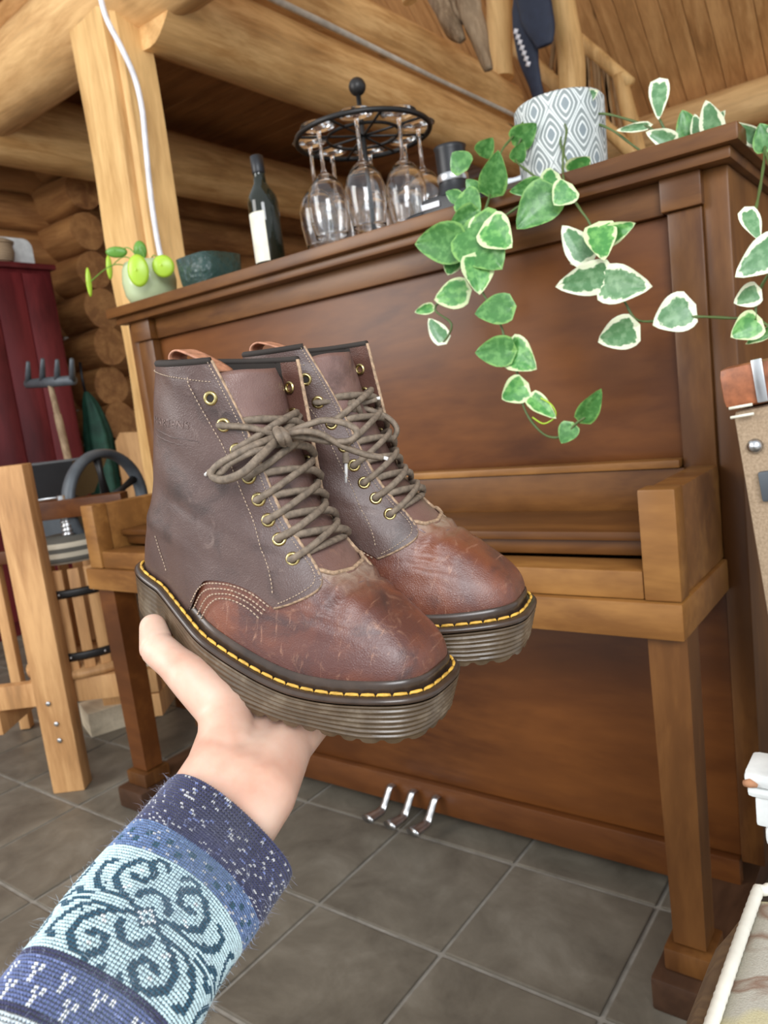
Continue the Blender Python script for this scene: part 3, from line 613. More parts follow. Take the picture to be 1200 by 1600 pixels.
# black device
dvx = thing('black_device', 'black and silver device with a short barrel behind the trailing leaves', 'device', (-.835, 1.49, ZT))
m = MB(); m.lathe([(.040, .07), (.034, .085), (.031, .10), (.033, .165), (.035, .172), (.031, .174), (.028, .165), (0, .16)], (-.01, 0, 0), 32, cap=False); m.build('barrel', M['black_plastic'], dvx)
m = MB(); m.lathe([(.0325, .100), (.0337, .103), (.0338, .113), (.0325, .116)], (-.01, 0, 0), 32, cap=False); m.build('silver_band', M['steel'], dvx)
m = MB(); m.box((-.075, -.04, 0), (.075, .05, .075), .012); m.build('body', M['black_plastic'], dvx, sharp=40)
for xa_, xb_ in ((-.070, -.025), (.02, .062)): m = MB(); m.box((xa_, -.043, .050), (xb_, -.0405, .062), .001); m.build('white_strip', M['cable'], dvx)
m = MB(); m.tube(catmull([(-.07, -.02, .05), (-.11, -.04, .04), (-.13, -.03, .01), (-.16, .0, .006), (-.2, -.03, .006)], 8), .006, 8); m.build('strap', M['black_plastic'], dvx)
# white cable down the post
cbp = [(152, -30, 1.9), (165, 25, 1.915), (190, 75, 1.925), (210, 120, 1.96), (222, 170, 1.965), (228, 230, 1.965), (235, 300, 1.97), (245, 370, 1.97), (258, 430, 1.97), (272, 480, 1.97), (290, 540, 1.97)]
m = MB(); m.tube(resample(catmull([px(u, v, 1, y) for u, v, y in cbp], 8), .02), .0105, 10); tag(m.build('cable', M['cable']), 'white cable hanging down the front of the cracked log post', 'cable')

# ---------------------------------------------------------------- pothos
PY = 1.46; pc_ = px(878, 232, 1, PY)
po = thing('pothos_plant', 'trailing variegated pothos in a grey and white patterned pot', 'potted plant', (pc_[0], PY, ZT)); lp = np.array(po.location)
# patterned cylinder: ogee lattice from two cosines of the angle and the height
t = NT('ogee_pattern', .55); tc = t.n('ShaderNodeTexCoord'); sp = t.n('ShaderNodeSeparateXYZ'); t.l(tc.outputs['UV'], sp.inputs[0])
def mth(op, a, b=None, c=None):
    nd = t.n('ShaderNodeMath', operation=op)
    for i, x in enumerate((a, b, c)):
        if x is None: continue
        if isinstance(x, (int, float)): nd.inputs[i].default_value = x
        else: t.l(x, nd.inputs[i])
    return nd.outputs[0]
cu_ = mth('COSINE', mth('MULTIPLY', sp.outputs[0], 2*math.pi*9)); cv_ = mth('COSINE', mth('MULTIPLY', sp.outputs[1], 2*math.pi*1.75))
tri = lambda c_: mth('SUBTRACT', 1.0, mth('MULTIPLY', mth('ARCCOSINE', c_), 2/math.pi))
s_ = mth('ABSOLUTE', mth('MULTIPLY', mth('ADD', mth('ADD', cu_, cv_), mth('ADD', tri(cu_), tri(cv_))), .5)); rg = mth('SINE', mth('MULTIPLY', s_, 9.5)); core = mth('GREATER_THAN', s_, 1.60)
c = t.ramp(rg, [(.30, (.24,.27,.26)), (.44, (.66,.69,.66))]); c = t.mix(core, c, (.22,.26,.27)); t.base(c); M['ogee'] = t.m
m = MB(); prof = [(.0705, .002), (.079, .010), (.081, .03), (.084, .152), (.084, .163), (.080, .168)]
m.lathe(prof + [(.076, .165), (.075, .14), (0, .14)], seg=48); me = m.mesh('pot', M['ogee'])
uv = me.uv_layers.new(name='UVMap')
for poly in me.polygons:
    us = []
    for li in poly.loop_indices:
        vtx = me.vertices[me.loops[li].vertex_index].co; us.append((math.atan2(vtx.y, vtx.x)/(2*math.pi)) % 1.0)
    if max(us) - min(us) > .5: us = [u_ + 1 if u_ < .5 else u_ for u_ in us]
    for li, u_ in zip(poly.loop_indices, us): uv.data[li].uv = (u_, me.vertices[me.loops[li].vertex_index].co.z/.165)
o = bpy.data.objects.new('pot', me); COL.objects.link(o); o.parent = po; o['label'] = 'grey and white ogee-patterned pot'
m = MB(); m.lathe([(.076, .141), (.04, .147), (0, .146)], seg=24); m.build('soil', M['leafg'].copy() if False else plain('potting_soil', (.035,.02,.012), .95), po)
def leafmat(name, edge, inner, blotch, lo_, hi_):
    t = NT(name, .36); t.b.inputs['Subsurface Weight'].default_value = .12; t.b.inputs['Subsurface Radius'].default_value = (.004,.01,.003)
    at = t.n('ShaderNodeAttribute', attribute_name='rim'); v = t.coord('Object', (1,1,1), jitter=True); n_ = t.noise(v, 60, 3, .6)
    f = t.n('ShaderNodeMath', operation='MULTIPLY_ADD', i_1=.9, i_2=-.45); t.l(n_, f.inputs[0]); a = t.n('ShaderNodeMath', operation='ADD'); t.l(f.outputs[0], a.inputs[0]); t.l(at.outputs['Fac'], a.inputs[1])
    g = t.mix(t.ramp(t.noise(v, 90, 3), [(.45,(0,0,0)),(.62,(1,1,1))]), inner, blotch)
    t.base(t.mix(t.ramp(a.outputs[0], [(lo_, (0,0,0)), (hi_, (1,1,1))]), g, edge)); return t.m
M['vine'] = plain('vine_stem', (.085,.13,.035), .5)
LM = {'v': leafmat('variegated_leaf', (.80,.84,.60), (.10,.235,.095), (.19,.34,.17), .58, .66),
      'g': leafmat('green_leaf', (.20,.40,.10), (.055,.19,.04), (.12,.30,.08), .80, .95),
      'm': leafmat('marbled_leaf', (.62,.72,.38), (.06,.24,.05), (.16,.40,.10), .66, .78)}
def leaf(base, tip, yb, yt, wr=.8, mt='v', curl=.18, roll=0.0, parent=po, lo_=lp):
    """heart-shaped leaf blade between two points of the trailing vine"""
    B, T = px(*base, 1, yb), px(*tip, 1, yt); ax = T - B; Ln = np.linalg.norm(ax); ax /= Ln
    tocam = CAM - (B + T)/2; tocam /= np.linalg.norm(tocam); n = tocam - ax*(tocam @ ax); n /= np.linalg.norm(n); sd = np.cross(n, ax)
    n2 = n*math.cos(roll) + sd*math.sin(roll); sd = np.cross(n2, ax); n = n2
    U = np.linspace(0, 1, 11); ms = 9; P = []; rim = []
    for u in U:
        w = (math.sin(math.pi*min(1, u**.60))**.62)*(1.02 - .30*u*u) if 0 < u < 1 else 0.0
        row = []
        for k in range(ms):
            s = (k/(ms-1))*2 - 1
            back = .16*Ln*abs(s)**1.5*max(0, 1 - u*2.6)     # heart lobes reach behind the stalk
            h = curl*Ln*(abs(s)**1.3*w*.35) - .16*Ln*u*u*curl*4*.5 + .012*Ln*math.sin(9*s + u*7)
            row.append(B + ax*(u*Ln - back) + sd*(s*w*Ln*wr*.5) + n*h); rim.append(max(abs(s)**1.4, (u**3)*.9) if 0 < u < 1 else 1)
        P.append(row)
    # widen the first row so that the lobes are round
    m = MB(); m.grid(P); me = m.mesh('leaf', LM[mt], fix=False)
    at = me.attributes.new('rim', 'FLOAT', 'POINT')
    if len(me.vertices) == len(rim):
        for i, r in enumerate(rim): at.data[i].value = r
    for vv in me.vertices: vv.co = vv.co - Vector(lo_)
    o = bpy.data.objects.new('leaf', me); COL.objects.link(o); o.parent = parent
    return o
L_ = [((722,378),(646,382),1.22,1.20,.72,'g'),((712,392),(700,430),1.24,1.23,1.0,'m'),((736,355),(782,418),1.22,1.19,.85,'g'),((745,402),(750,458),1.2,1.18,.8,'m'),
 ((729,455),(677,468),1.24,1.23,.75,'m'),((676,480),(647,488),1.25,1.24,.5,'m'),((694,532),(669,497),1.25,1.24,.62,'v'),((798,480),(741,490),1.2,1.18,.75,'g'),
 ((799,548),(741,551),1.2,1.18,.75,'g'),((795,543),(836,576),1.21,1.19,.75,'m'),((820,602),(784,624),1.2,1.18,1.0,'m'),((831,621),(867,652),1.2,1.18,.45,'m'),
 ((893,664),(877,693),1.2,1.19,.9,'g'),((911,655),(939,609),1.2,1.18,.5,'g'),((727,262),(706,238),1.3,1.29,1.1,'g'),((752,240),(770,216),1.33,1.32,.9,'g'),
 ((768,300),(778,236),1.26,1.23,.66,'g'),((722,308),(750,330),1.26,1.25,.9,'g'),((718,310),(696,300),1.27,1.26,.8,'g'),((742,330),(702,355),1.25,1.23,.7,'g'),
 ((806,222),(838,194),1.37,1.36,.85,'g'),((806,250),(818,222),1.36,1.35,.8,'g'),((842,182),(872,150),1.40,1.38,.8,'v'),((897,163),(934,142),1.44,1.42,.6,'v'),
 ((895,272),(921,246),1.36,1.34,.9,'m'),((862,300),(808,356),1.24,1.20,.78,'g'),((843,288),(796,300),1.26,1.24,.55,'g'),((869,276),(841,304),1.25,1.23,.95,'m'),
 ((890,292),(866,320),1.23,1.21,1.1,'m'),((918,405),(878,352),1.22,1.20,.62,'v'),((925,400),(890,412),1.23,1.22,.6,'v'),((936,354),(944,404),1.21,1.18,.72,'m'),
 ((948,372),(990,349),1.22,1.2,.55,'m'),((950,428),(868,449),1.21,1.18,.60,'v'),((942,443),(1016,447),1.21,1.18,.62,'v'),((1078,480),(1020,508),1.2,1.18,.95,'v'),
 ((991,511),(934,536),1.21,1.2,.85,'v'),((1222,380),(1150,432),1.12,1.08,.62,'v'),((1184,455),(1147,474),1.13,1.12,.95,'v'),((1184,502),(1143,526),1.14,1.12,.95,'m'),
 ((1166,330),(1187,374),1.15,1.13,.45,'v'),((1030,130),(1029,184),1.44,1.42,.48,'v'),((1053,221),(1009,206),1.42,1.4,.55,'v'),((1078,214),(1066,171),1.44,1.43,.75,'g'),
 ((1117,210),(1102,157),1.40,1.38,.66,'v'),((1108,208),(1133,172),1.41,1.40,.55,'v'),((1186,220),(1146,192),1.35,1.33,.5,'v'),((1200,232),(1188,192),1.34,1.33,.9,'g'),((1206,210),(1228,190),1.34,1.33,.9,'v'),
 ((1012,196),(962,204),1.42,1.42,.25,'v'),((1092,212),(1085,178),1.43,1.42,.6,'v'),((746,300),(728,280),1.28,1.27,.8,'g'),((762,352),(798,385),1.21,1.19,.8,'m'),((752,345),(735,378),1.23,1.22,.8,'m'),((1206,515),(1165,538),1.15,1.14,.4,'m')]
for (b, tp, yb, yt, wr, mt) in L_: leaf(b, tp, yb - .0, yt, wr*1.12, mt, random.uniform(.1, .3), random.uniform(-.25, .25))
top = lambda u, v, y: (u, v, y)
V_ = [[(850,190,1.44),(825,185,1.40),(800,215,1.36),(782,240,1.32),(768,295,1.27),(757,330,1.24),(740,355,1.23),(738,400,1.21),(752,452,1.21),(768,480,1.21),(785,515,1.21),(790,545,1.21),(812,592,1.21),(815,625,1.2),(828,655,1.2),(852,680,1.2),(878,682,1.2),(900,662,1.2),(914,652,1.2)],
 [(870,185,1.45),(885,200,1.37),(880,240,1.33),(882,285,1.27),(905,325,1.24),(922,350,1.23),(940,400,1.22),(948,440,1.22),(975,470,1.22),(995,500,1.22),(1040,500,1.2),(1085,495,1.2),(1140,497,1.17),(1185,500,1.15),(1215,522,1.13)],
 [(905,180,1.46),(945,178,1.44),(985,188,1.43),(1012,198,1.42),(1050,222,1.42),(1085,214,1.43),(1115,210,1.42),(1180,222,1.36),(1195,235,1.33),(1180,330,1.2),(1165,335,1.16),(1175,345,1.15)],
 [(835,188,1.43),(815,215,1.37),(806,250,1.36),(845,290,1.27),(800,330,1.25),(735,370,1.24),(724,395,1.24),(728,455,1.25),(690,470,1.25),(680,485,1.25),(705,505,1.25),(700,525,1.25),(692,535,1.25)],
 [(860,185,1.45),(880,195,1.40),(876,225,1.38),(895,272,1.36)], [(900,185,1.46),(950,200,1.44),(990,228,1.44),(1010,242,1.45)],
 [(1195,235,1.33),(1215,300,1.2),(1225,380,1.13),(1186,455,1.14),(1180,500,1.14)], [(1030,185,1.43),(1040,205,1.43),(1052,222,1.42)]]
for P in V_:
    m = MB(); m.tube(resample(catmull([px(u, v, 1, y) for u, v, y in P], 8), .008) - lp, .0021, 8, rfun=lambda L, a: 1 + .15*math.sin(L*120)); m.build('vine', M['vine'], po)
m = MB(); m.tube(resample(catmull([px(u, v, 1, 1.19) for u, v in ((832,652),(850,662),(868,650),(862,633),(845,622))], 8), .004) - lp, .0014, 6); m.build('vine', M['lime'], po)
# ---------------------------------------------------------------- boots
def leather(name, a, b, worn, dark, bumpk=.35, rough=(.34, .58), wornlo=.60):
    t = NT(name, .45); v = t.coord('Object', (1,1,1), jitter=True)
    n1 = t.noise(v, 24, 5, .6, .5); n2 = t.noise(v, 70, 6, .7, 1.2); n3 = t.noise(v, 16, 4, .6, .6)
    c = t.ramp(n3, [(.38, a), (.62, b)]); c = t.mix(t.ramp(n1, [(.30, (1,1,1)), (.46, (0,0,0))]), c, dark)
    c = t.mix(t.ramp(n2, [(wornlo, (0,0,0)), (.80, (.75,.75,.75))]), c, worn)
    if 'vamp' in name:
        n5 = t.noise(t.coord('Object', (240, 22, 60), rot=(0, .45, .5), jitter=True), 1.0, 4, .6, .8); c = t.mix(t.ramp(n5, [(.60, (0,0,0)), (.72, (.55,.55,.55))]), c, tuple(x*1.15 for x in worn))
    t.base(c)
    sc = t.coord('Object', (1, 1, 3.5), rot=(0, .5, .3), jitter=True); n4 = t.noise(sc, 420, 2, .5); vo = t.n('ShaderNodeTexVoronoi', feature='DISTANCE_TO_EDGE', i_Scale=650.0); t.l(v, vo.inputs['Vector'])
    ad = t.n('ShaderNodeMath', operation='MULTIPLY_ADD', i_1=2.0); t.l(n2, ad.inputs[0]); t.l(vo.outputs['Distance'], ad.inputs[2]); t.bump(ad.outputs[0], bumpk, .0009)
    if 'vamp' in name:
        du = t.n('ShaderNodeAttribute', attribute_name='dust'); mu = t.n('ShaderNodeMath', operation='MULTIPLY'); nz = t.ramp(n2, [(.30, (.1,.1,.1)), (.62, (1,1,1))]); t.l(du.outputs['Fac'], mu.inputs[0]); t.l(nz, mu.inputs[1])
        t.base(t.mix(mu.outputs[0], c, (.34,.25,.19)))
    t.roughr(n1, rough[1], rough[0]); t.b.inputs['Coat Weight'].default_value = .22; t.b.inputs['Coat Roughness'].default_value = .3
    return t.m
M['quarter'] = leather('brown_quarter_leather', (.070,.036,.029), (.092,.050,.040), (.20,.135,.11), (.038,.020,.016), rough=(.36, .58))  # pale worn tone covers scuffs and also paints in sheen from the light
M['vamp'] = leather('chestnut_vamp_leather', (.098,.034,.025), (.185,.056,.026), (.34,.175,.11), (.055,.024,.021), rough=(.30, .52), wornlo=.58)
M['tongue'] = leather('tongue_leather', (.150,.080,.066), (.20,.115,.095), (.36,.19,.11), (.085,.045,.037), rough=(.30, .5))
M['quarter_inner'] = leather('flap_inner_leather', (.095,.040,.028), (.12,.052,.036), (.2,.1,.07), (.06,.026,.019))
M['lining'] = plain('dark_lining', (.022,.015,.011), .8)
M['binding'] = plain('raw_leather_edge', (.36,.24,.15), .75, var=.45, ns=320, bump=.4)
M['thread'] = plain('pale_thread', (.42,.31,.22), .7, var=.4, ns=300)
M['yellow'] = plain('yellow_welt_thread', (.60,.34,.05), .55, var=.35, ns=160, bump=.3)
M['welt'] = plain('dark_welt_rand', (.045,.028,.019), .28, var=.35, ns=60)
t = NT('olive_brown_sole', .38); v = t.coord('Object', (1,1,1)); n_ = t.noise(v, 45, 4, .6); t.base(t.ramp(n_, [(.3, (.050,.030,.014)), (.55, (.092,.060,.032)), (.75, (.19,.145,.095))])); t.bump(t.noise(v, 300, 3), .2, .0008)
t.b.inputs['Coat Weight'].default_value = .25; t.b.inputs['Coat Roughness'].default_value = .2; M['sole'] = t.m
M['lace'] = plain('taupe_lace', (.185,.140,.100), .75, var=.35, ns=260)
M['aglet'] = NT('clear_aglet', .2, 0, (.75,.73,.70)).m

RINGS = [  # back (x,z), front (x,z), half widths heel, waist, ball, toe
 ((.009,.034),(.2575,.036),28,39,47,45),((.011,.045),(.2575,.044),29,40,47,45),((.014,.058),(.252,.054),30,40,44,41),
 ((.018,.070),(.241,.062),31,39,41,36),((.021,.081),(.223,.070),32,38,39,34),((.025,.092),(.203,.078),32,38,38,34),
 ((.027,.104),(.184,.088),32,37,37,34),((.028,.118),(.167,.101),33,36,35,33),((.029,.134),(.152,.117),34,36,35,33),
 ((.029,.150),(.139,.137),34,36,35,33),((.029,.166),(.128,.158),34,36,35,33),((.030,.182),(.117,.180),34,37,36,33),((.031,.192),(.108,.200),34,37,36,33),((.032,.202),(.099,.220),34,37,36,33)]
RA = np.array([[a[0],a[1],b[0],b[1],h/1e3,w/1e3,c/1e3,t_/1e3] for a, b, h, w, c, t_ in RINGS])
def ringp(t):
    t = np.clip(t, -.3, 12.999); i = int(np.clip(math.floor(t), 0, 12)); f = t - i
    p0, p1, p2, p3 = RA[max(i-1,0)], RA[i], RA[min(i+1,13)], RA[min(i+2,13)]
    return .5*((2*p1)+(-p0+p2)*f+(2*p0-5*p1+4*p2-p3)*f*f+(-p0+3*p1-3*p2+p3)*f**3)
ZWX = [0,.05,.09,.13,.17,.20,.23,.27]; ZWZ = [.035,.033,.027,.020,.0165,.0185,.0255,.036]
def zw(x): return float(np.interp(x, ZWX, ZWZ))
_zs = np.array([np.mean([np.interp(xx + d, ZWX, ZWZ) for d in np.linspace(-.015, .015, 9)]) for xx in np.linspace(-.02, .29, 120)])
def zw(x): return float(np.interp(x, np.linspace(-.02, .29, 120), _zs))
CREASE = True
def S(t, s, side, mir, off=0.0):
    """point on the last-shaped upper: ring t, chord fraction s, side -1 camera side / +1 far side"""
    p = ringp(t); s = min(max(s, 0), 1); x = p[0] + (p[2]-p[0])*s; z = p[1] + (p[3]-p[1])*s
    wv = np.interp(s, [0,.15,.4,.7,.9,1], [p[4],p[4],p[5],p[6],p[7],p[7]])
    sp = max(0.0, 1 - (2*s-1)**2)**.5; y = wv*sp**.5 if sp > 1e-9 else 0
    sp2 = min(1, sp*1.0)
    lat = 1 if side*mir < 0 else 0
    y *= 1 + lat*.03*max(0, 1 - t/6.0)
    k = max(0, 1 - t/4.0); cy = np.interp(s, [0,.15,.4,.7,1], [.009,.008,-.001,.002,.001])*k*(1 if mir > 0 else -.4)
    z += (zw(x) - (.034 + (.036-.034)*s))*max(0, 1 - t/4.5)**1.5
    # creases across the flex line of the vamp
    if CREASE and 1.2 < t < 6:
        xx = x + .10*abs(y)*1.2
        amp = .0015*math.exp(-((x-.196)/.020)**2)*min(1, (t-1.2)/1.5)
        dz = amp*(math.sin(xx*520) + .6*math.sin(xx*860 + y*60))
        z += dz*.8; y *= 1 + dz*9
    # ankle slump folds
    if 6 < t < 11.5: y += .0009*math.sin(t*2.6 + s*5)*math.sin(math.pi*s)
    P = np.array([x, cy + side*y, z])
    if off:
        e = 1e-3
        s1, s2 = max(s - .004, 0), min(s + .004, 1)
        a = S(t, s2, side, mir) - S(t, s1, side, mir)
        if s2 >= .9999 or s1 <= .0001:
            q1, q2 = S(t, 1 - .01 if s > .5 else .01, -1, mir), S(t, 1 - .01 if s > .5 else .01, 1, mir); 
            if s >= .998 or s <= .002: a = (q2 - q1) if (side > 0) == (s < .5) else (q1 - q2); a = a if True else a
        b = S(t + .05, s, side, mir) - S(t - .05, s, side, mir)
        n = np.cross(a, b); n /= np.linalg.norm(n) + 1e-12
        c = np.array([(p[0]+p[2])/2, cy, p[1]])
        ref = P - np.array([x*.0 + (p[0] + (p[2]-p[0])*(.25 + .5*s)), cy, P[2] - .01])
        if n @ ref < 0: n = -n
        P = P + n*off
    return P
def inv(x, z):
    """ring t and chord fraction s for a point of the side view"""
    ts = np.linspace(0, 12.95, 260); best = None
    for t in ts:
        p = ringp(t); s = (x - p[0])/(p[2] - p[0]); zz_ = p[1] + (p[3]-p[1])*s + (zw(x) - (.034+.002*s))*max(0, 1 - t/4.5)**1.5
        e = abs(zz_ - z) + (0 if -.02 <= s <= 1.0 else .05)
        if best is None or e < best[0]: best = (e, t, min(max(s, 0.01), .985))
    return best[1], best[2]
def path_ts(pts, n=8):
    return catmull([(a, b, 0) for a, b in pts], n)[:, :2]
def to_ts(xz): return [inv(x, z) for x, z in xz]
ss_row = [(1 - math.cos(math.pi*k/40))/2 for k in range(41)]

def build_boot(name, label, mat4, mir, LOC, bow):
    bt = thing(name, label, 'boot', mat=mat4, group='pair of lace-up boots')
    # vamp: whole lower upper, both sides
    m = MB(); rows = []
    for t in np.linspace(0, 5.72, 40):
        row = [S(t, s, -1, mir) for s in ss_row] + [S(t, s, 1, mir) for s in ss_row[::-1][1:-1]]
        rows.append(row)
    m.grid(rows, cv=True); vo_ = m.build('vamp', M['vamp'], bt)
    at = vo_.data.attributes.new('dust', 'FLOAT', 'POINT'); nc = len(rows[0])
    if len(vo_.data.vertices) == len(rows)*nc:
        for i_ in range(len(rows)):
            d_ = min(1, max(0, (5.72*i_/39 - 4.3)/1.3)); d_ = d_*d_
            for j_ in range(nc): at.data[i_*nc + j_].value = d_
    # throat roll
    m = MB(); P = [S(5.72, s, -1, mir, .0006) for s in np.linspace(.80, 1, 12)] + [S(5.72, s, 1, mir, .0006) for s in np.linspace(1, .80, 12)[1:]]
    m.tube(resample(P, .002), .0015, 8); m.build('throat_edge', M['binding'], bt)
    # tongue
    m = MB(); rows = []
    for t in np.linspace(5.0, 12.0, 44):
        p = ringp(min(t, 12.9)); F = np.array([p[2], 0, p[3]]); B = np.array([p[0], 0, p[1]]); d = (B - F)/np.linalg.norm(B - F)
        up = max(0, (t - 12)/.75); hw = np.interp(t, [5, 7, 11.4, 12.0], [.024, .028, .029, .0265])
        row = []
        for w in np.linspace(-1, 1, 25):
            rnd = 0 if t < 11.6 else .005*((t-11.6)/.4)*abs(w)**5
            bulge = .0012*math.sin(t*1.9 + w*1.5)*(1 if t > 8 else 0)
            row.append(F + d*(.0035 + .012*abs(w)**2.2 + bulge + rnd) + np.array([0, w*hw, -rnd]))
        rows.append(row)
    m.grid(rows); o = m.build('tongue', M['tongue'], bt, fix=False); so = o.modifiers.new('s', 'SOLIDIFY'); so.thickness = .0022; so.offset = 0
    global CREASE
    CREASE = False
    # quarters, one per side
    edgeN = [inv(.160, .060), (4.15,.80), (4.9,.885), (5.6,.935), (6.3,.945), (7.4,.935), (9,.925), (10.5,.885), (11.6,.82), (12.25,.775)]
    edgeF = [inv(.184, .060), (4.9,.90), (5.6,.905), (6.3,.905), (7.1,.905), (8.0,.93), (9,.965), (10.5,1.02), (11.6,1.06), (12.25,1.08)]
    lowN = [(.084,.036),(.090,.048),(.099,.058),(.110,.0635),(.125,.066),(.142,.0655),(.160,.060)]
    lowF = [(.084,.036),(.090,.048),(.100,.058),(.114,.0640),(.136,.067),(.160,.0665),(.184,.060)]
    def SQ(t, s, side, off=0.0):
        """surface of a quarter; on the far side the upper flap stands straight instead of wrapping round"""
        if side < 0 or t < 7.2: return S(t, min(s, .985), side, mir, off)
        k = min(1, (t - 7.2)/2.2); k = k*k*(3 - 2*k); s0 = .80
        if s <= s0: return S(t, s, side, mir, off)
        a0, a1 = S(t, s0 - .04, side, mir), S(t, s0, side, mir); p = ringp(t); d = a1 - a0; d[1] *= .35; d /= np.linalg.norm(d)
        q = a1 + d*(s - s0)*np.linalg.norm(p[2:4] - p[0:2]); n = np.array([-d[1], d[0], 0]); n /= np.linalg.norm(n); n *= np.sign(n[1])
        return S(t, min(s, .985), side, mir, off)*(1-k) + (q + n*off)*k
    def rs(C, n):
        C = np.array(C); L = np.r_[0, np.cumsum(np.hypot(np.diff(C[:,0])*.012, np.diff(C[:,1])*.15))]; tt = np.linspace(0, L[-1], n); return np.c_[np.interp(tt, L, C[:,0]), np.interp(tt, L, C[:,1])]
    nu, nv = 46, 54
    # concentrate columns near the heel curve
    for side, nm in ((-1, 'quarter'), (1, 'quarter')):
        edge, low_xz = (edgeN, lowN) if side < 0 else (edgeF, lowF); send = edge[-1][1]
        E = path_ts(edge, 8); seam = to_ts(low_xz)
        Bt = np.array([(0.02, s) for s in np.linspace(.0, inv(.084, .036)[1], 14)] + [tuple(q_) for q_ in path_ts(seam, 6)])
        Bc = rs(Bt, nu); Rc = rs(E, nv); Lc = np.c_[np.linspace(.02, 12.0, nv), np.zeros(nv)]; Tc = np.c_[np.linspace(12.0, 12.25, nu), np.linspace(0, send, nu)]
        rows = []
        for j in range(nv):
            v = j/(nv-1); row = []
            for i in range(nu):
                u = i/(nu-1)
                c = (1-v)*Bc[i] + v*Tc[i] + (1-u)*Lc[j] + u*Rc[j] - ((1-u)*(1-v)*Bc[0] + u*(1-v)*Bc[-1] + (1-u)*v*Tc[0] + u*v*Tc[-1])
                row.append((c[0], min(max(c[1], 0), 1.1)))
            rows.append(row)
        outer = [[SQ(t, s, side, .0024) for t, s in r] for r in rows]; inner = [[SQ(t, s, side, -.0004 if t < 6 else -.0008) for t, s in r] for r in rows]
        m = MB(); m.grid(outer); m.build('quarter', M['quarter'], bt)
        m = MB(); k0 = int(nv*.30); kf = int(nu*.80); m.grid([r[:kf + 1] for r in inner[k0:]]); m.build('lining', M['lining'], bt)
        m = MB(); m.grid([r[kf:] for r in inner[k0:]]); m.build('facing_lining', M['quarter_inner'], bt)
        # pale raw edge along the facing and the lower curve
        P = [ (np.array(outer[j][-1]) + np.array(inner[j][-1]))/2 for j in range(nv)]
        P = np.array(P)
        for _ in range(10): P[1:-1] = (P[:-2] + 2*P[1:-1] + P[2:])/4
        m = MB(); m.tube(resample(P, .0015), .0015, 8, rfun=lambda L, a: 1 + .05*math.sin(L*1400)); m.build('facing_edge', M['binding'], bt)
        # seams
        st = MB(); rdg = MB()
        def stitches(pts, off=.0029, step=.0026, ln=.0017, r=.00034):
            C = path_ts(pts, 10); P = resample([SQ(a, b, side, off) for a, b in C], step)
            for k in range(len(P) - 1):
                d = (P[k+1] - P[k])/step; st.tube([P[k], P[k] + d*ln*.5 + 0, P[k] + d*ln], [r*.7, r*1.15, r*.7], 5)
        stitches(to_ts([(.076,.190),(.090,.170),(.1045,.151),(.116,.134),(.127,.116),(.138,.099),(.150,.083),(.158,.068)]))
        for k in range(4):
            sx_ = 1.0 if side < 0 else 1.24
            stitches(to_ts([(.087 + (x_ - .087)*sx_ + .0036*k*math.cos(th), z_ - .0032*k) for (x_, z_), th in zip([(.087,.0385),(.094,.050),(.102,.058),(.112,.0620),(.126,.0645),(.142,.0640),(.158,.060)], (0,.2,.6,1.2,1.5,1.7,2.2))]), off=.0028 if k < 2 else .0018 , step=.0031, ln=.0021, r=.0005)
        ei = [(a, b - .024) for a, b in edge[1:]]; stitches([inv(.163,.0635) if side < 0 else inv(.183,.064)] + ei, step=.0022, ln=.0014)
        stitches([(11.55, s) for s in np.linspace(.03, send - .02, 8)], step=.0022, ln=.0013)
        stitches(to_ts([(.040,.072),(.043,.062),(.050,.046)]), step=.0024)
        st.build('seam_stitching', M['thread'], bt, kind='stuff')
        # ankle fold lines
        for zz_, l in ((.1505,.088),(.1465,.078)):
            m = MB(); P = [S(*inv(x_, zz_ + .001*math.sin(x_*90)), side, mir, .0022) for x_ in np.linspace(.040, l, 14)]; m.tube(P, np.interp(np.linspace(0,1,14),[0,.3,1],[.0004,.0007,.0003]), 6); m.build('ankle_fold', M['quarter'], bt)
        # collar binding
        P = [SQ(12.0 + .25*u, send*u, side, .0010) for u in np.linspace(0, 1, 36)]
        m = MB(); m.tube(P, .0024, 8); m.build('collar_binding', M['lining'], bt)
        # eyelets
        EY = [(.093,.1805),(.1025,.1650),(.1130,.1500),(.1235,.1355),(.1320,.1220),(.1405,.1100),(.1505,.0998),(.1625,.0905)]
        if side > 0: EY = [(.1067,.1860),(.1115,.1690),(.1180,.1535),(.1270,.1385),(.1345,.1240),(.1410,.1110),(.1505,.0985),(.1660,.0890)]
        eyes = []
        for x_, z_ in EY:
            t_, s_ = inv(x_, z_)
            if side > 0: s_ = min(s_, np.interp(t_, [q_[0] for q_ in edge], [q_[1] for q_ in edge]) - .07)
            c = SQ(t_, s_, side, .0022); n = SQ(t_, s_, side, .0042) - c; n /= np.linalg.norm(n); eyes.append((c, n))
            m = MB(); m.lathe([(.0023, -.0008), (.0024, .0007), (.0030, .0014), (.0039, .0012), (.0047, .0003), (.0047, -.0002)], c, 24, axis=n, cap=False); e_ = m.build('eyelet', M['brass'], bt)
            if side > 0 and t_ > 8: m = MB(); m.lathe([(.0023, .0008), (.0024, -.0007), (.0030, -.0014), (.0039, -.0012), (.0044, -.0003)], c - n*.0034, 24, axis=n, cap=False); m.build('eyelet_back', M['brass'], e_)
            m = MB(); m.lathe([(.0, .00025), (.0025, .00025)], c, 16, axis=n, cap=False); m.build('eyelet_hole', M['lining'], e_)
        if side < 0: eN = eyes
        else: eF = eyes
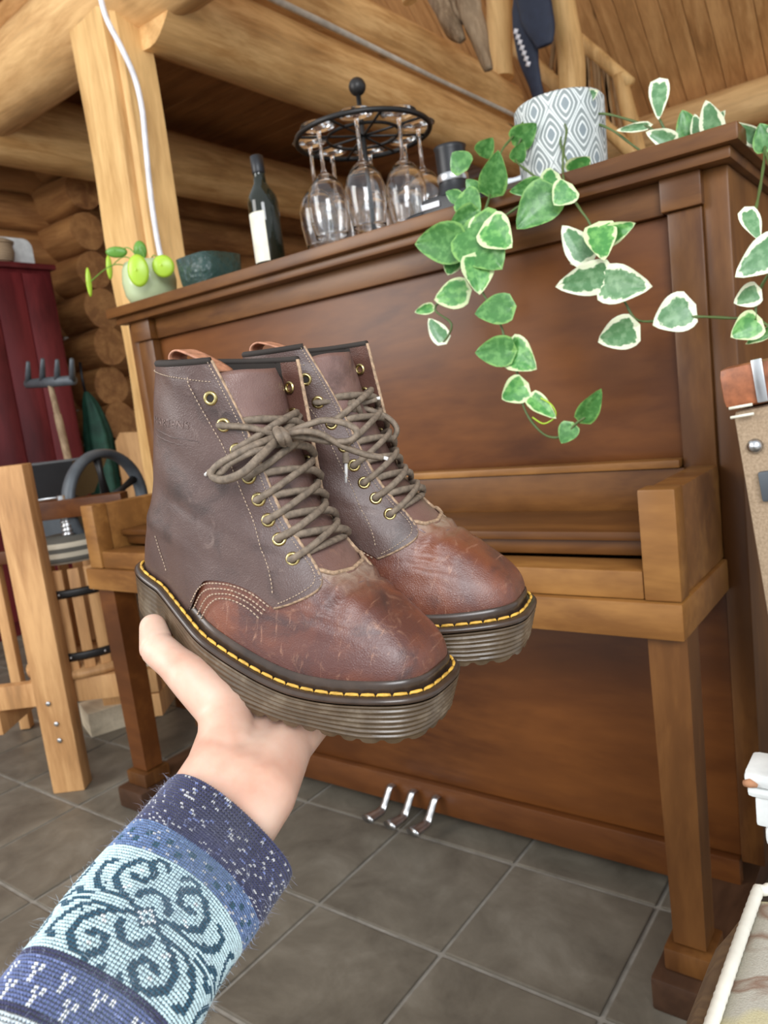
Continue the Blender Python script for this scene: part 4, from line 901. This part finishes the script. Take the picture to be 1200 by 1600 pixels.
        if side < 0 and mir > 0:
            cu = bpy.data.curves.new('lettering', 'FONT'); cu.body = 'MARTENS'; cu.size = .0085; cu.extrude = .0; cu.resolution_u = 3
            tmp = bpy.data.objects.new('tmp', cu); COL.objects.link(tmp); dg = bpy.context.evaluated_depsgraph_get(); me = bpy.data.meshes.new_from_object(tmp.evaluated_get(dg)); bpy.data.objects.remove(tmp)
            wd = max(v_.co.x for v_ in me.vertices); m = MB(); vs = []
            for v_ in me.vertices:
                X, Y = v_.co.x/wd*.040, v_.co.y; x_, z_ = .0385 + X, .1535 + Y*.85 + X*.10; vs.append(S(*inv(x_, z_), -1, mir, .00262))
            m.add(vs, [list(pp_.vertices) for pp_ in me.polygons]); m.build('stamped_lettering', plain('faint_stamp', (.15,.10,.085), .6, var=.5, ns=500), bt, kind='stuff')
    CREASE = True
    # heel pull loop
    m = MB(); pts = catmull([(.034,0,.180),(.031,0,.190),(.030,0,.197),(.036,0,.2015),(.048,0,.2005),(.062,0,.1975),(.074,0,.1935),(.066,0,.1925),(.050,0,.1935),(.040,0,.1915),(.037,0,.185)], 6)
    rows = [[p + np.array([0, w, -.0006*abs(w)*100*0]) + np.array([0, -.004*(i/len(pts)), 0]) for w in np.linspace(-.0085, .0085, 7)] for i, p in enumerate(pts)]
    m.grid(rows); o = m.build('pull_loop', M['leather_loop'], bt, fix=False, label='tan leather pull loop'); so = o.modifiers.new('s', 'SOLIDIFY'); so.thickness = .0014; so.offset = 0
    # rand strip between upper and welt
    m = MB(); rows = []
    full = [(s, -1) for s in ss_row] + [(s, 1) for s in ss_row[::-1][1:-1]]
    base = np.array([S(0, s, sd, mir) for s, sd in full])
    ctr = np.array([.13, 0])
    # outward plan normals
    d = np.roll(base, -1, 0) - np.roll(base, 1, 0); nrm = np.c_[d[:,1], -d[:,0]]; nrm /= np.linalg.norm(nrm, axis=1, keepdims=True)
    if ((base[:, :2] - ctr)*nrm).sum() < 0: nrm = -nrm
    # resample evenly round the outline
    cl = np.vstack([base, base[:1]]); L = np.r_[0, np.cumsum(np.linalg.norm(np.diff(cl[:, :2], axis=0), axis=1))]; N = 300
    tt = np.linspace(0, L[-1], N, endpoint=False); O = np.c_[np.interp(tt, L, cl[:,0]), np.interp(tt, L, cl[:,1])]
    for _ in range(3): O = (np.roll(O, 1, 0) + O*2 + np.roll(O, -1, 0))/4
    dd = np.roll(O, -1, 0) - np.roll(O, 1, 0); nn = np.c_[dd[:,1], -dd[:,0]]; nn /= np.linalg.norm(nn, axis=1, keepdims=True)
    if ((O - ctr)*nn).sum() < 0: nn = -nn
    for _ in range(6): nn = (np.roll(nn, 1, 0) + nn*2 + np.roll(nn, -1, 0))/4
    nn /= np.linalg.norm(nn, axis=1, keepdims=True)
    ZW = np.array([zw(p[0]) for p in O])
    def lev(off, z): return np.c_[O + nn*off, z]
    hz = .0075 + .005*np.clip(1 - O[:,0]/.06, 0, 1)
    m.grid([lev(.0006, ZW + hz), lev(.0016, ZW + hz - .0006), lev(.0024, ZW + hz*.6), lev(.0024, ZW + .001), lev(.0024, ZW - .001)], cv=True); m.build('rand', M['welt'], bt)
    m = MB(); m.grid([lev(.0, ZW - .004), lev(.0012, ZW - .0002), lev(.0082, ZW), lev(.0092, ZW - .0004), lev(.0102, ZW - .0015), lev(.0104, ZW - .0030), lev(.0094, ZW - .0042), lev(.0, ZW - .0045)], cv=True); m.build('welt', M['welt'], bt)
    # yellow stitches
    m = MB(); path = np.c_[O + nn*.0056, ZW + .0006]; pl_ = np.vstack([path, path[:1]]); LL_ = np.r_[0, np.cumsum(np.linalg.norm(np.diff(pl_, axis=0), axis=1))]; n_s = int(LL_[-1]/.0098)
    for k in range(n_s):
        a = np.array([[np.interp((k + q_)*LL_[-1]/n_s, LL_, pl_[:, i]) for i in range(3)] for q_ in (.06, .14, .5, .86, .94)]); a[0,2] -= .0007; a[-1,2] -= .0007; a[1:-1, 2] += .0003
        m.tube(a, [.0005, .0009, .00115, .0009, .0005], 8)
    m.build('welt_stitching', M['yellow'], bt, kind='stuff', label='yellow welt stitching')
    # sole: ribbed side, arch step, lugs
    zbx = [0,.03,.050,.056,.072,.082,.100,.118,.14,.17,.20,.23,.25,.265,.285]; zbz = [.0025,-.0015,-.002,.009,.007,.001,-.007,-.0115,-.0135,-.0105,-.0070,-.0050,-.0010,.005,.015]
    arc = tt
    ZB = np.interp(O[:,0], zbx, zbz); lug = np.where((O[:,0] > .095) & (np.sin(arc*2*math.pi/.0125) > .55), .0030, 0.0); lug *= np.where(O[:,0] > .262, 0, 1)
    for _ in range(1): lug = (np.roll(lug, 1) + lug*3 + np.roll(lug, -1))/5
    ZBL = ZB + lug
    lv = []; K = 56
    for k in range(K + 1):
        f = k/K; z = (ZW - .0046)*(1 - f) + ZB*f + lug*np.clip((f - .86)/.14, 0, 1); fr = np.clip((O[:,0] - .10)/.05, 0, 1)
        rib = .00055*np.sign(np.sin(f*2*math.pi*7.5))*abs(np.sin(f*2*math.pi*7.5))**.6*(.12 + .88*fr)*(1 if .03 < f < .86 else 0)
        heelin = .0030*f*np.clip(1 - O[:,0]/.05, 0, 1)
        lv.append(lev(0, z) + np.c_[nn*(.0098 - .0016*f - heelin + rib)[:, None] if False else nn*((.0098 - .0016*f) - heelin + rib)[:, None], np.zeros(N)])
    zmid = ZB + .003
    lv.append(lev(.006, ZBL - .0002)); lv.append(lev(.000, zmid)); lv.append(lev(-.010, zmid))
    m = MB(); b0 = m.grid(lv, cv=True)
    # close the bottom with a strip between mirrored sides
    base_i = b0 + (len(lv)-1)*N; m.f.append(tuple(base_i + i for i in range(N)))
    m.build('sole', M['sole'], bt, sharp=38)
    # ---- laces
    def lace(P, nm='lace', r=.0024, taper=False):
        P = resample(catmull(P, 8), .0007); k = len(P)
        m = MB(); m.tube(P, r, 12, rfun=lambda L, a: 1 + .13*math.sin(L*2*math.pi/.0026 + 3*a)*math.sin(L*2*math.pi/.0026 - 3*a), flat=(.86, 1.12)); return m.build(nm, M['lace'], bt)
    def tp(i, w, lift=0):
        """point over the tongue at eyelet row height i (fractional), w across -1..1"""
        i0 = int(min(max(math.floor(i), 0), 6)); f = i - i0
        n_ = eN[i0][0]*(1-f) + eN[i0+1][0]*f; fr = eF[i0][0]*(1-f) + eF[i0+1][0]*f
        P = n_*(1-w)/2 + fr*(1+w)/2
        out = (eN[i0][1] + eF[i0][1]); out[1] = 0; out /= np.linalg.norm(out)
        dirn = np.array([.80, 0, .60])
        return P + dirn*(.0105*(1 - w*w)**.8 + .0035 + lift)
    rng = random.Random(3)
    for i in range(2, 8):
        for side_, e in ((-1, eN), (1, eF)):
            c, n = e[i]; j = lambda a: rng.uniform(-a, a)
            l0 = .0022 if side_ < 0 else 0.0
            lace([c - n*.002, c + n*.0035, tp(i - .10, side_*.82, .002 + j(.0006)), tp(i - .35, side_*.35, .0035 + l0 + j(.001)), tp(i - .62, -side_*.25, .0020 + l0), tp(i - .82, -side_*.66, .0000), tp(i - .92, -side_*.86, -.0052)])
    lace([tp(7.0, -.92, -.004), tp(7.0, -.5, -.001), tp(7.0, 0, -.0005), tp(7.0, .5, -.001), tp(7.0, .92, -.004)])
    kn = LOC(*bow['knot'])
    for (c, n), sg in ((eN[1], -1), (eF[1], 1)):
        lace([c - n*.002, c + n*.004, c*.6 + kn*.4 + np.array([.003, 0, .002]) + n*.002, kn*.9 + c*.1])
    for P in bow['strands']: lace([LOC(*q_) for q_ in P])
    m = MB(); a, b = LOC(bow['knot'][0]-5, bow['knot'][1]-9, bow['knot'][2]-.004), LOC(bow['knot'][0]+7, bow['knot'][1]+12, bow['knot'][2]-.004)
    m.tube(resample(catmull([a, (a+b)/2 + (LOC(bow['knot'][0], bow['knot'][1], bow['knot'][2]-.008) - kn), b], 8), .0007), .0029, 14, rfun=lambda L, a: 1 + .12*math.sin(L*2*math.pi/.0023 + 4*a)*math.sin(L*2*math.pi/.0023 - 4*a)); m.build('knot', M['lace'], bt)
    lace([a + np.array([.003, 0, .001]), (a+b)/2 + np.array([.004, 0, .002]) + (LOC(bow['knot'][0], bow['knot'][1], bow['knot'][2]-.006) - kn), b + np.array([.004, 0, .001])], 'knot_wrap')
    for P in bow['aglets']:
        m = MB(); m.tube([LOC(*q_) for q_ in P], .0013, 8); m.build('aglet', M['aglet'], bt)
    return bt
M['leather_loop'] = plain('tan_pull_loop', (.42,.19,.11), .5, var=.35, ns=200)
def mk(Rw, tw): return Matrix([[Rw[i][0], Rw[i][1], Rw[i][2], tw[i]] for i in range(3)] + [[0,0,0,1]])
RN = np.array([[0.95341066,-0.11014141,0.28085046],[0.10771525,0.99388938,0.02411074],[-0.28178988,0.00726444,0.95944864]]); TN = np.array([-0.51413783,0.34119774,0.86986966])
RF = np.array([[0.94984049,-0.22398883,0.2182477],[0.22591091,0.97400924,0.01643937],[-0.21625751,0.03368976,0.97575493]]); TF = np.array([-0.50160776,0.40928165,0.86866619]) + RN[:, 1]*.007
def locfun(Rw, tw):
    def f(u, v, y):
        o = Rw.T @ (CAM - tw); D = Rw.T @ ray(u, v); return o + D*((y - o[1])/D[1])
    return f
LN, LF = locfun(RN, TN), locfun(RF, TF)
bowN = dict(knot=(437, 681, -.012), aglets=[[(598,715,.030),(606,717,.030)], [(327,737,-.040),(321,742,-.040)]],
 strands=[[(437,681,-.012),(405,692,-.030),(368,710,-.043),(338,728,-.048),(331,744,-.049),(350,750,-.049),(380,738,-.047),(405,715,-.038),(425,695,-.024),(437,683,-.013)],
  [(437,683,-.012),(420,700,-.026),(395,706,-.036),(362,722,-.044),(345,738,-.046),(327,738,-.044)],
  [(437,681,-.012),(470,668,-.004),(505,657,.006),(540,662,.012),(558,674,.014),(548,688,.012),(515,690,.008),(480,684,0),(450,680,-.008)],
  [(440,681,-.012),(470,674,-.008),(500,678,.000),(535,697,.012),(570,710,.022),(598,715,.030)]])
bowF = dict(knot=(548, 634, -.004), aglets=[[(541,724,-.032),(541,754,-.033)], [(588,623,.010),(594,622,.010)]],
 strands=[[(548,634,-.004),(570,629,.004),(588,624,.010)], [(548,635,-.004),(575,640,.004),(605,652,.010),(620,670,.012),(612,686,.012),(592,682,.010),(572,664,.004),(552,642,-.003)],
  [(545,635,-.008),(543,660,-.020),(540,690,-.028),(541,724,-.032)], [(548,636,-.004),(525,642,-.012),(500,650,-.016),(512,664,-.015),(540,668,-.010),(562,676,-.004),(580,682,.002)]])
near = build_boot('lace_up_boot', 'worn brown leather lace-up boot nearer the camera, resting on the open hand', mk(RN, TN), 1, LN, bowN)
far = build_boot('lace_up_boot', 'worn brown leather lace-up boot farther back, partly hidden behind the nearer boot', mk(RF, TF), -1, LF, bowF)
# ---------------------------------------------------------------- person: hand and forearm in a fair isle sleeve
pr = thing('person', 'left hand and forearm in a blue patterned knit sleeve holding up the boots', 'person', tuple(px(300, 1300, 1, .25)))
LPn = np.array(pr.location)
def NL(x, y, z): return TN + RN @ np.array([x, y, z])
def NU(u, v, y): return TN + RN @ LN(u, v, y)
caps = []
def chain(pts, rs):
    for (a, b), (ra, rb) in zip(zip(pts[:-1], pts[1:]), zip(rs[:-1], rs[1:])): caps.append((np.array(a), np.array(b), ra, rb))
lat = RN[:, 0]
Wc = pd(375, 1222, .452); Ec = pd(225, 1455, .392)
mc = [NL(.118, .028, -.031), NL(.137, .034, -.031), NL(.156, .032, -.030), NL(.174, .024, -.027)]
wr = [Wc + lat*k for k in (-.017, -.006, .006, .017)]
heel_ = [NL(.128, -.040, -.037), NL(.143, -.042, -.036), NL(.163, -.044, -.033), NL(.181, -.042, -.030)]
for k in range(4):
    chain([Ec + lat*(-.010 + .0066*k), wr[k], heel_[k], mc[k]], [.024, .0205, .0165, .0120])
    chain([wr[k], heel_[min(k+1, 3)]], [.020, .016])
for k in range(3): chain([heel_[k], mc[k+1]], [.015, .012]); chain([mc[k], mc[k+1]], [.0115, .0115])
# fingers lie under the soles, gently curved up at the tips
fl = [(.040, .024, .019), (.044, .027, .020), (.041, .025, .020), (.032, .019, .018)]
for k, (a, b, c) in enumerate(fl):
    x0 = RN.T @ (mc[k] - TN); fan = (k - 1.5)*.10
    d = np.array([fan, 1, 0]); d /= np.linalg.norm(d)
    p1 = x0 + d*a + np.array([0, 0, -.001]); p2 = p1 + d*b + np.array([0, 0, .003]); p3 = p2 + d*c*.9 + np.array([0, 0, .007])
    chain([mc[k], TN + RN @ p1, TN + RN @ p2, TN + RN @ p3], [.0105, .0090, .0080, .0068])
# thumb up the side of the heel
T0 = NU(352, 1112, -.054); T1 = NU(298, 1058, -.056); T2 = NU(246, 1013, -.049); T3 = NU(239, 980, -.040)
chain([wr[0] + (T0 - wr[0])*.35 + lat*.006, T0, T1], [.019, .0175, .0150]); chain([T0, heel_[1]], [.017, .016]); chain([T1, (T1+T2)/2, T2, T3], [.0150, .0125, .0125, .0098])
mb = MB()
for a, b, ra, rb in caps:
    L = np.linalg.norm(b - a); ax = (b - a)/L; prof = []
    for th in np.linspace(-math.pi/2, 0, 6): prof.append((ra*math.cos(th), ra*math.sin(th)))
    for th in np.linspace(0, math.pi/2, 6): prof.append((rb*math.cos(th), L + rb*math.sin(th)))
    prof[0] = (1e-6, prof[0][1]); prof[-1] = (1e-6, prof[-1][1])
    mb.lathe(prof, a - LPn, 20, axis=ax, cap=True)
t = NT('skin', .48, 0, (.6,.4,.3)); v = t.coord('Object', (1,1,1)); n1 = t.noise(v, 28, 4, .55)
t.base(t.ramp(n1, [(.30, (.60,.33,.235)), (.55, (.68,.435,.325)), (.75, (.73,.51,.395))])); t.b.inputs['Subsurface Weight'].default_value = .25; t.b.inputs['Subsurface Radius'].default_value = (.010,.004,.002); t.b.inputs['Subsurface Scale'].default_value = .6
vo = t.n('ShaderNodeTexVoronoi', feature='DISTANCE_TO_EDGE', i_Scale=900.0); t.l(v, vo.inputs['Vector']); t.bump(vo.outputs['Distance'], .10, .0004); M['skin'] = t.m
raw = mb.build('tmp_hand', M['skin'], None, fix=False)
md = raw.modifiers.new('r', 'REMESH'); md.mode = 'VOXEL'; md.voxel_size = .0016; md.use_smooth_shade = True
sm = raw.modifiers.new('s', 'SMOOTH'); sm.factor = .6; sm.iterations = 9
dg = bpy.context.evaluated_depsgraph_get(); me = bpy.data.meshes.new_from_object(raw.evaluated_get(dg)); me.name = 'hand_and_forearm'; bpy.data.objects.remove(raw)
me.shade_smooth()
# keep the palm and thumb out of the sole, and crease the thumb joint
iT = np.array(T2) - LPn; axT = (T3 - T1)/np.linalg.norm(T3 - T1)
co = np.zeros(len(me.vertices)*3); me.vertices.foreach_get('co', co); co = co.reshape(-1, 3)
d_ = (co - iT) @ axT; near_ = np.linalg.norm(co - iT, axis=1) < .022
nv_ = np.zeros(len(me.vertices)*3); me.vertices.foreach_get('normal', nv_); nv_ = nv_.reshape(-1, 3)
for off_, w_, am in ((.001, .0012, .0009), (-.0025, .0008, .0005)): co -= nv_*(am*np.exp(-((d_ - off_)/w_)**2)*near_)[:, None]
cb2 = (heel_[0]*.5 + T0*.5) - LPn; me.vertices.foreach_set('co', co.ravel()); me.update()
if not me.materials: me.materials.append(M['skin'])
o = bpy.data.objects.new('hand_and_forearm', me); COL.objects.link(o); o.parent = pr
# sleeve
ctrl = [pd(362, 1290, .437), pd(302, 1366, .417), pd(238, 1455, .390), pd(168, 1562, .360), pd(70, 1720, .325), pd(0, 1850, .305)]
AX = resample(catmull(ctrl, 12), .00165); nr = len(AX); T_ = np.gradient(AX, axis=0); T_ /= np.linalg.norm(T_, axis=1, keepdims=True)
NS = 138; arcL = np.r_[0, np.cumsum(np.linalg.norm(np.diff(AX, axis=0), axis=1))]
def srad(l, a=0): return np.interp(l, [0, .004, .03, .036, .06, .12, .2, .3], [.0425, .0438, .0440, .0442, .0438, .0448, .048, .052])
up = CAM - AX[0]; frames = []
N_ = up - T_[0]*(up @ T_[0]); N_ /= np.linalg.norm(N_)
for i in range(nr):
    N_ = N_ - T_[i]*(N_ @ T_[i]); N_ /= np.linalg.norm(N_); frames.append((N_.copy(), np.cross(T_[i], N_)))
def sl(i, a, off=0.0):
    i0 = int(min(max(math.floor(i), 0), nr - 2)); f = i - i0; c = AX[i0]*(1-f) + AX[i0+1]*f; Nn, Bn = frames[i0]; l = arcL[i0] + f*(arcL[i0+1]-arcL[i0])
    r = srad(l)*(1 + .018*math.sin(3*a + l*40) + .012*math.sin(5*a - l*90)) + off; Tt = T_[i0]
    return c + (Nn*math.cos(a)*.94 + Bn*math.sin(a)*1.02)*r
nrow = nr - 1; ROWS_CUFF, R2, R3 = 20, 31, 66
# colour chart, one entry per stitch
NAVY, FLECK, MID, TEAL, LIGHT, WHITE, BLUE, GREY = (.040,.042,.105), (.50,.50,.52), (.12,.19,.36), (.022,.085,.135), (.56,.73,.76), (.82,.84,.84), (.12,.155,.32), (.58,.65,.67)
chart = {}
def dot(r, c, col=TEAL): chart[(int(round(r)), int(round(c)) % NS)] = col
def stroke(pts, col=TEAL, w=2):
    P = catmull([(p[0], p[1], 0) for p in pts], 14)
    for p in P:
        for k in range(w): dot(p[0], p[1] + k, col)
for base_c in range(0, NS, 46):
    c0 = base_c + 3; r0 = 31 + 18
    for sx in (-1, 1):
        for sy in (-1, 1):
            f = lambda a, b: (r0 + sy*a, c0 + sx*b)
            stroke([f(1, 3), f(3, 8), f(8, 13), f(13, 12), f(15, 7), f(12, 4), f(9, 6), f(10, 9)])          # big scroll
            stroke([f(2, 9), f(3, 15), f(7, 19), f(11, 20), f(13, 17)], w=2)                                   # outer tendril
            stroke([f(4, 4), f(7, 3), f(8, 1)], w=2); stroke([f(15, 2), f(17, 4), f(16, 7)], w=1)
            stroke([f(1, 16), f(1, 20), f(3, 22)], w=2)
            dot(r0 + sy*12, c0 + sx*8, WHITE); dot(r0 + sy*6, c0 + sx*8, WHITE); dot(r0 + sy*5, c0 + sx*9, WHITE); dot(r0 + sy*5, c0 + sx*15, TEAL)
    for k in range(-3, 4):
        for l in range(-3, 4):
            if abs(k) + abs(l) in (0, 3): dot(r0 + k, c0 + l)
            elif abs(k) + abs(l) == 2: dot(r0 + k, c0 + l, WHITE)
rs_ = random.Random(11)
def colour(r, c):
    j = rs_.random()
    if r < ROWS_CUFF: col = NAVY if j > .13 else (FLECK if j > .035 else (.16,.20,.42)); 
    elif r < R2: col = MID if j > .16 else ((.20,.30,.52) if j > .05 else FLECK); col = TEAL if (r in (24, 25) and c % 7 in (2, 3)) or (r in (27, 28) and c % 7 in (5, 6)) else col
    elif r < R3: col = chart.get((r, c), LIGHT)
    elif r < R3 + 2: col = NAVY
    elif r < R3 + 16:
        k = r - R3 - 2; col = BLUE if j > .08 else (.22,.27,.5); cc = c % 8
        if (k in (4, 5, 6) and cc == 2) or (k in (2, 3) and cc in (1, 3)) or (k in (9, 10, 11) and cc == 6) or (k in (7, 8) and cc in (5, 7)): col = WHITE
        if k >= 12: col = NAVY
    elif r < R3 + 25: col = GREY
    else: col = BLUE if j > .1 else NAVY
    v_ = .84 + .32*rs_.random(); return tuple(min(1, x*v_) for x in col)
# yarn bodies: two slanted lobes per stitch
m = MB(); cols = []
lobe_f = [(0,1,2),(0,2,3),(0,3,4),(0,4,1),(5,2,1),(5,3,2),(5,4,3),(5,1,4)]
m2 = MB(); cols2 = []
for r in range(nrow):
    tgt, tc_ = (m2, cols2) if r < ROWS_CUFF else (m, cols)
    rib = r < ROWS_CUFF
    for c in range(NS):
        a = 2*math.pi*(c + .5)/NS
        # skip the side that faces away only where it is hidden inside nothing: keep all round
        col = colour(r, c); da = 2*math.pi/NS; jj = rs_.uniform(-.12, .12)
        for sgn in (-1, 1):
            o_ = .0006 + (.0005*math.sin(c*math.pi/1.0) if rib else 0)
            b0 = sl(r - .25, a + sgn*da*.10, .0001); b1 = sl(r + 1.05, a + sgn*da*.47, .0001); mid = sl(r + .45 + jj, a + sgn*da*.30, .0)
            n_ = mid - AX[min(r, nr-1)]; n_ /= np.linalg.norm(n_); t_ = b1 - b0; t_ /= np.linalg.norm(t_); sd = np.cross(n_, t_); w = .00062
            tgt.add([b0, mid + n_*.0012, mid + sd*w, mid - n_*.0002, mid - sd*w, b1], lobe_f); tc_.extend([col]*6)
t = NT('wool', .95); at = t.n('ShaderNodeAttribute', attribute_name='yarn'); t.base(at.outputs['Color']); t.b.inputs['Sheen Weight'].default_value = .25; M['wool'] = t.m
def wool_part(mm, cc, name, parent):
    mm.v = [tuple(np.array(p) - LPn) for p in mm.v]; me = mm.mesh(name, M['wool'], fix=False); ca = me.attributes.new('yarn', 'FLOAT_COLOR', 'POINT')
    ca.data.foreach_set('color', np.c_[np.array(cc), np.ones(len(cc))].astype(np.float32).ravel()); o = bpy.data.objects.new(name, me); COL.objects.link(o); o.parent = parent; return o
def under(i0, i1, off, name, col, parent):
    mm = MB(); mm.grid([[sl(i, a, off) for a in np.linspace(0, 2*math.pi, 72, endpoint=False)] for i in np.linspace(i0, i1, 50)], cv=True); mm.v = [tuple(np.array(p) - LPn) for p in mm.v]
    return mm.build(name, plain(name + '_wool', col, .95, var=.4, ns=500), parent)
sv = under(ROWS_CUFF, nr - 1.01, -.0003, 'sweater_sleeve', (.13,.20,.27), pr)
cf = MB(); P = [[sl(i, a, o_) for a in np.linspace(0, 2*math.pi, 72, endpoint=False)] for i, o_ in ((ROWS_CUFF + .5, -.0003), (10, -.0003), (1, -.0003), (0, -.0006), (0, -.002), (1, -.003), (14, -.004))]
cf.grid(P, cv=True); cf.v = [tuple(np.array(p) - LPn) for p in cf.v]; cfo = cf.build('sleeve_cuff', plain('cuff_wool', (.030,.032,.08), .95, var=.5, ns=500), pr, label='navy flecked ribbed cuff')
wool_part(m, cols, 'knit_stitches', sv)['kind'] = 'stuff'; wool_part(m2, cols2, 'knit_stitches', cfo)['kind'] = 'stuff'
fz = MB(); fc = []
for k in range(2600):
    i = rs_.uniform(0, nrow - 1); a = rs_.uniform(0, 2*math.pi); p = sl(i, a, .0009); n_ = p - AX[int(i)]; n_ /= np.linalg.norm(n_)
    d1 = n_ + np.array([rs_.gauss(0, .7) for _ in range(3)]); l = rs_.uniform(.0015, .0042); q_ = p + d1*l*.5; e = q_ + (d1*.3 + np.array([rs_.gauss(0, .8) for _ in range(3)]))*l*.6
    b = len(fz.v); s_ = np.cross(d1, [.3,.2,1]); s_ = s_/np.linalg.norm(s_)*.00007
    fz.add([p - s_, p + s_, q_ + s_, q_ - s_, e], [(0,1,2,3), (3,2,4)]); r_ = int(i); base_col = (.35,.37,.5) if r_ < ROWS_CUFF else ((.5,.62,.72) if R2 < r_ < R3 else (.35,.42,.6)); fc.extend([base_col]*5)
wool_part(fz, fc, 'wool_fuzz', sv)['kind'] = 'stuff'
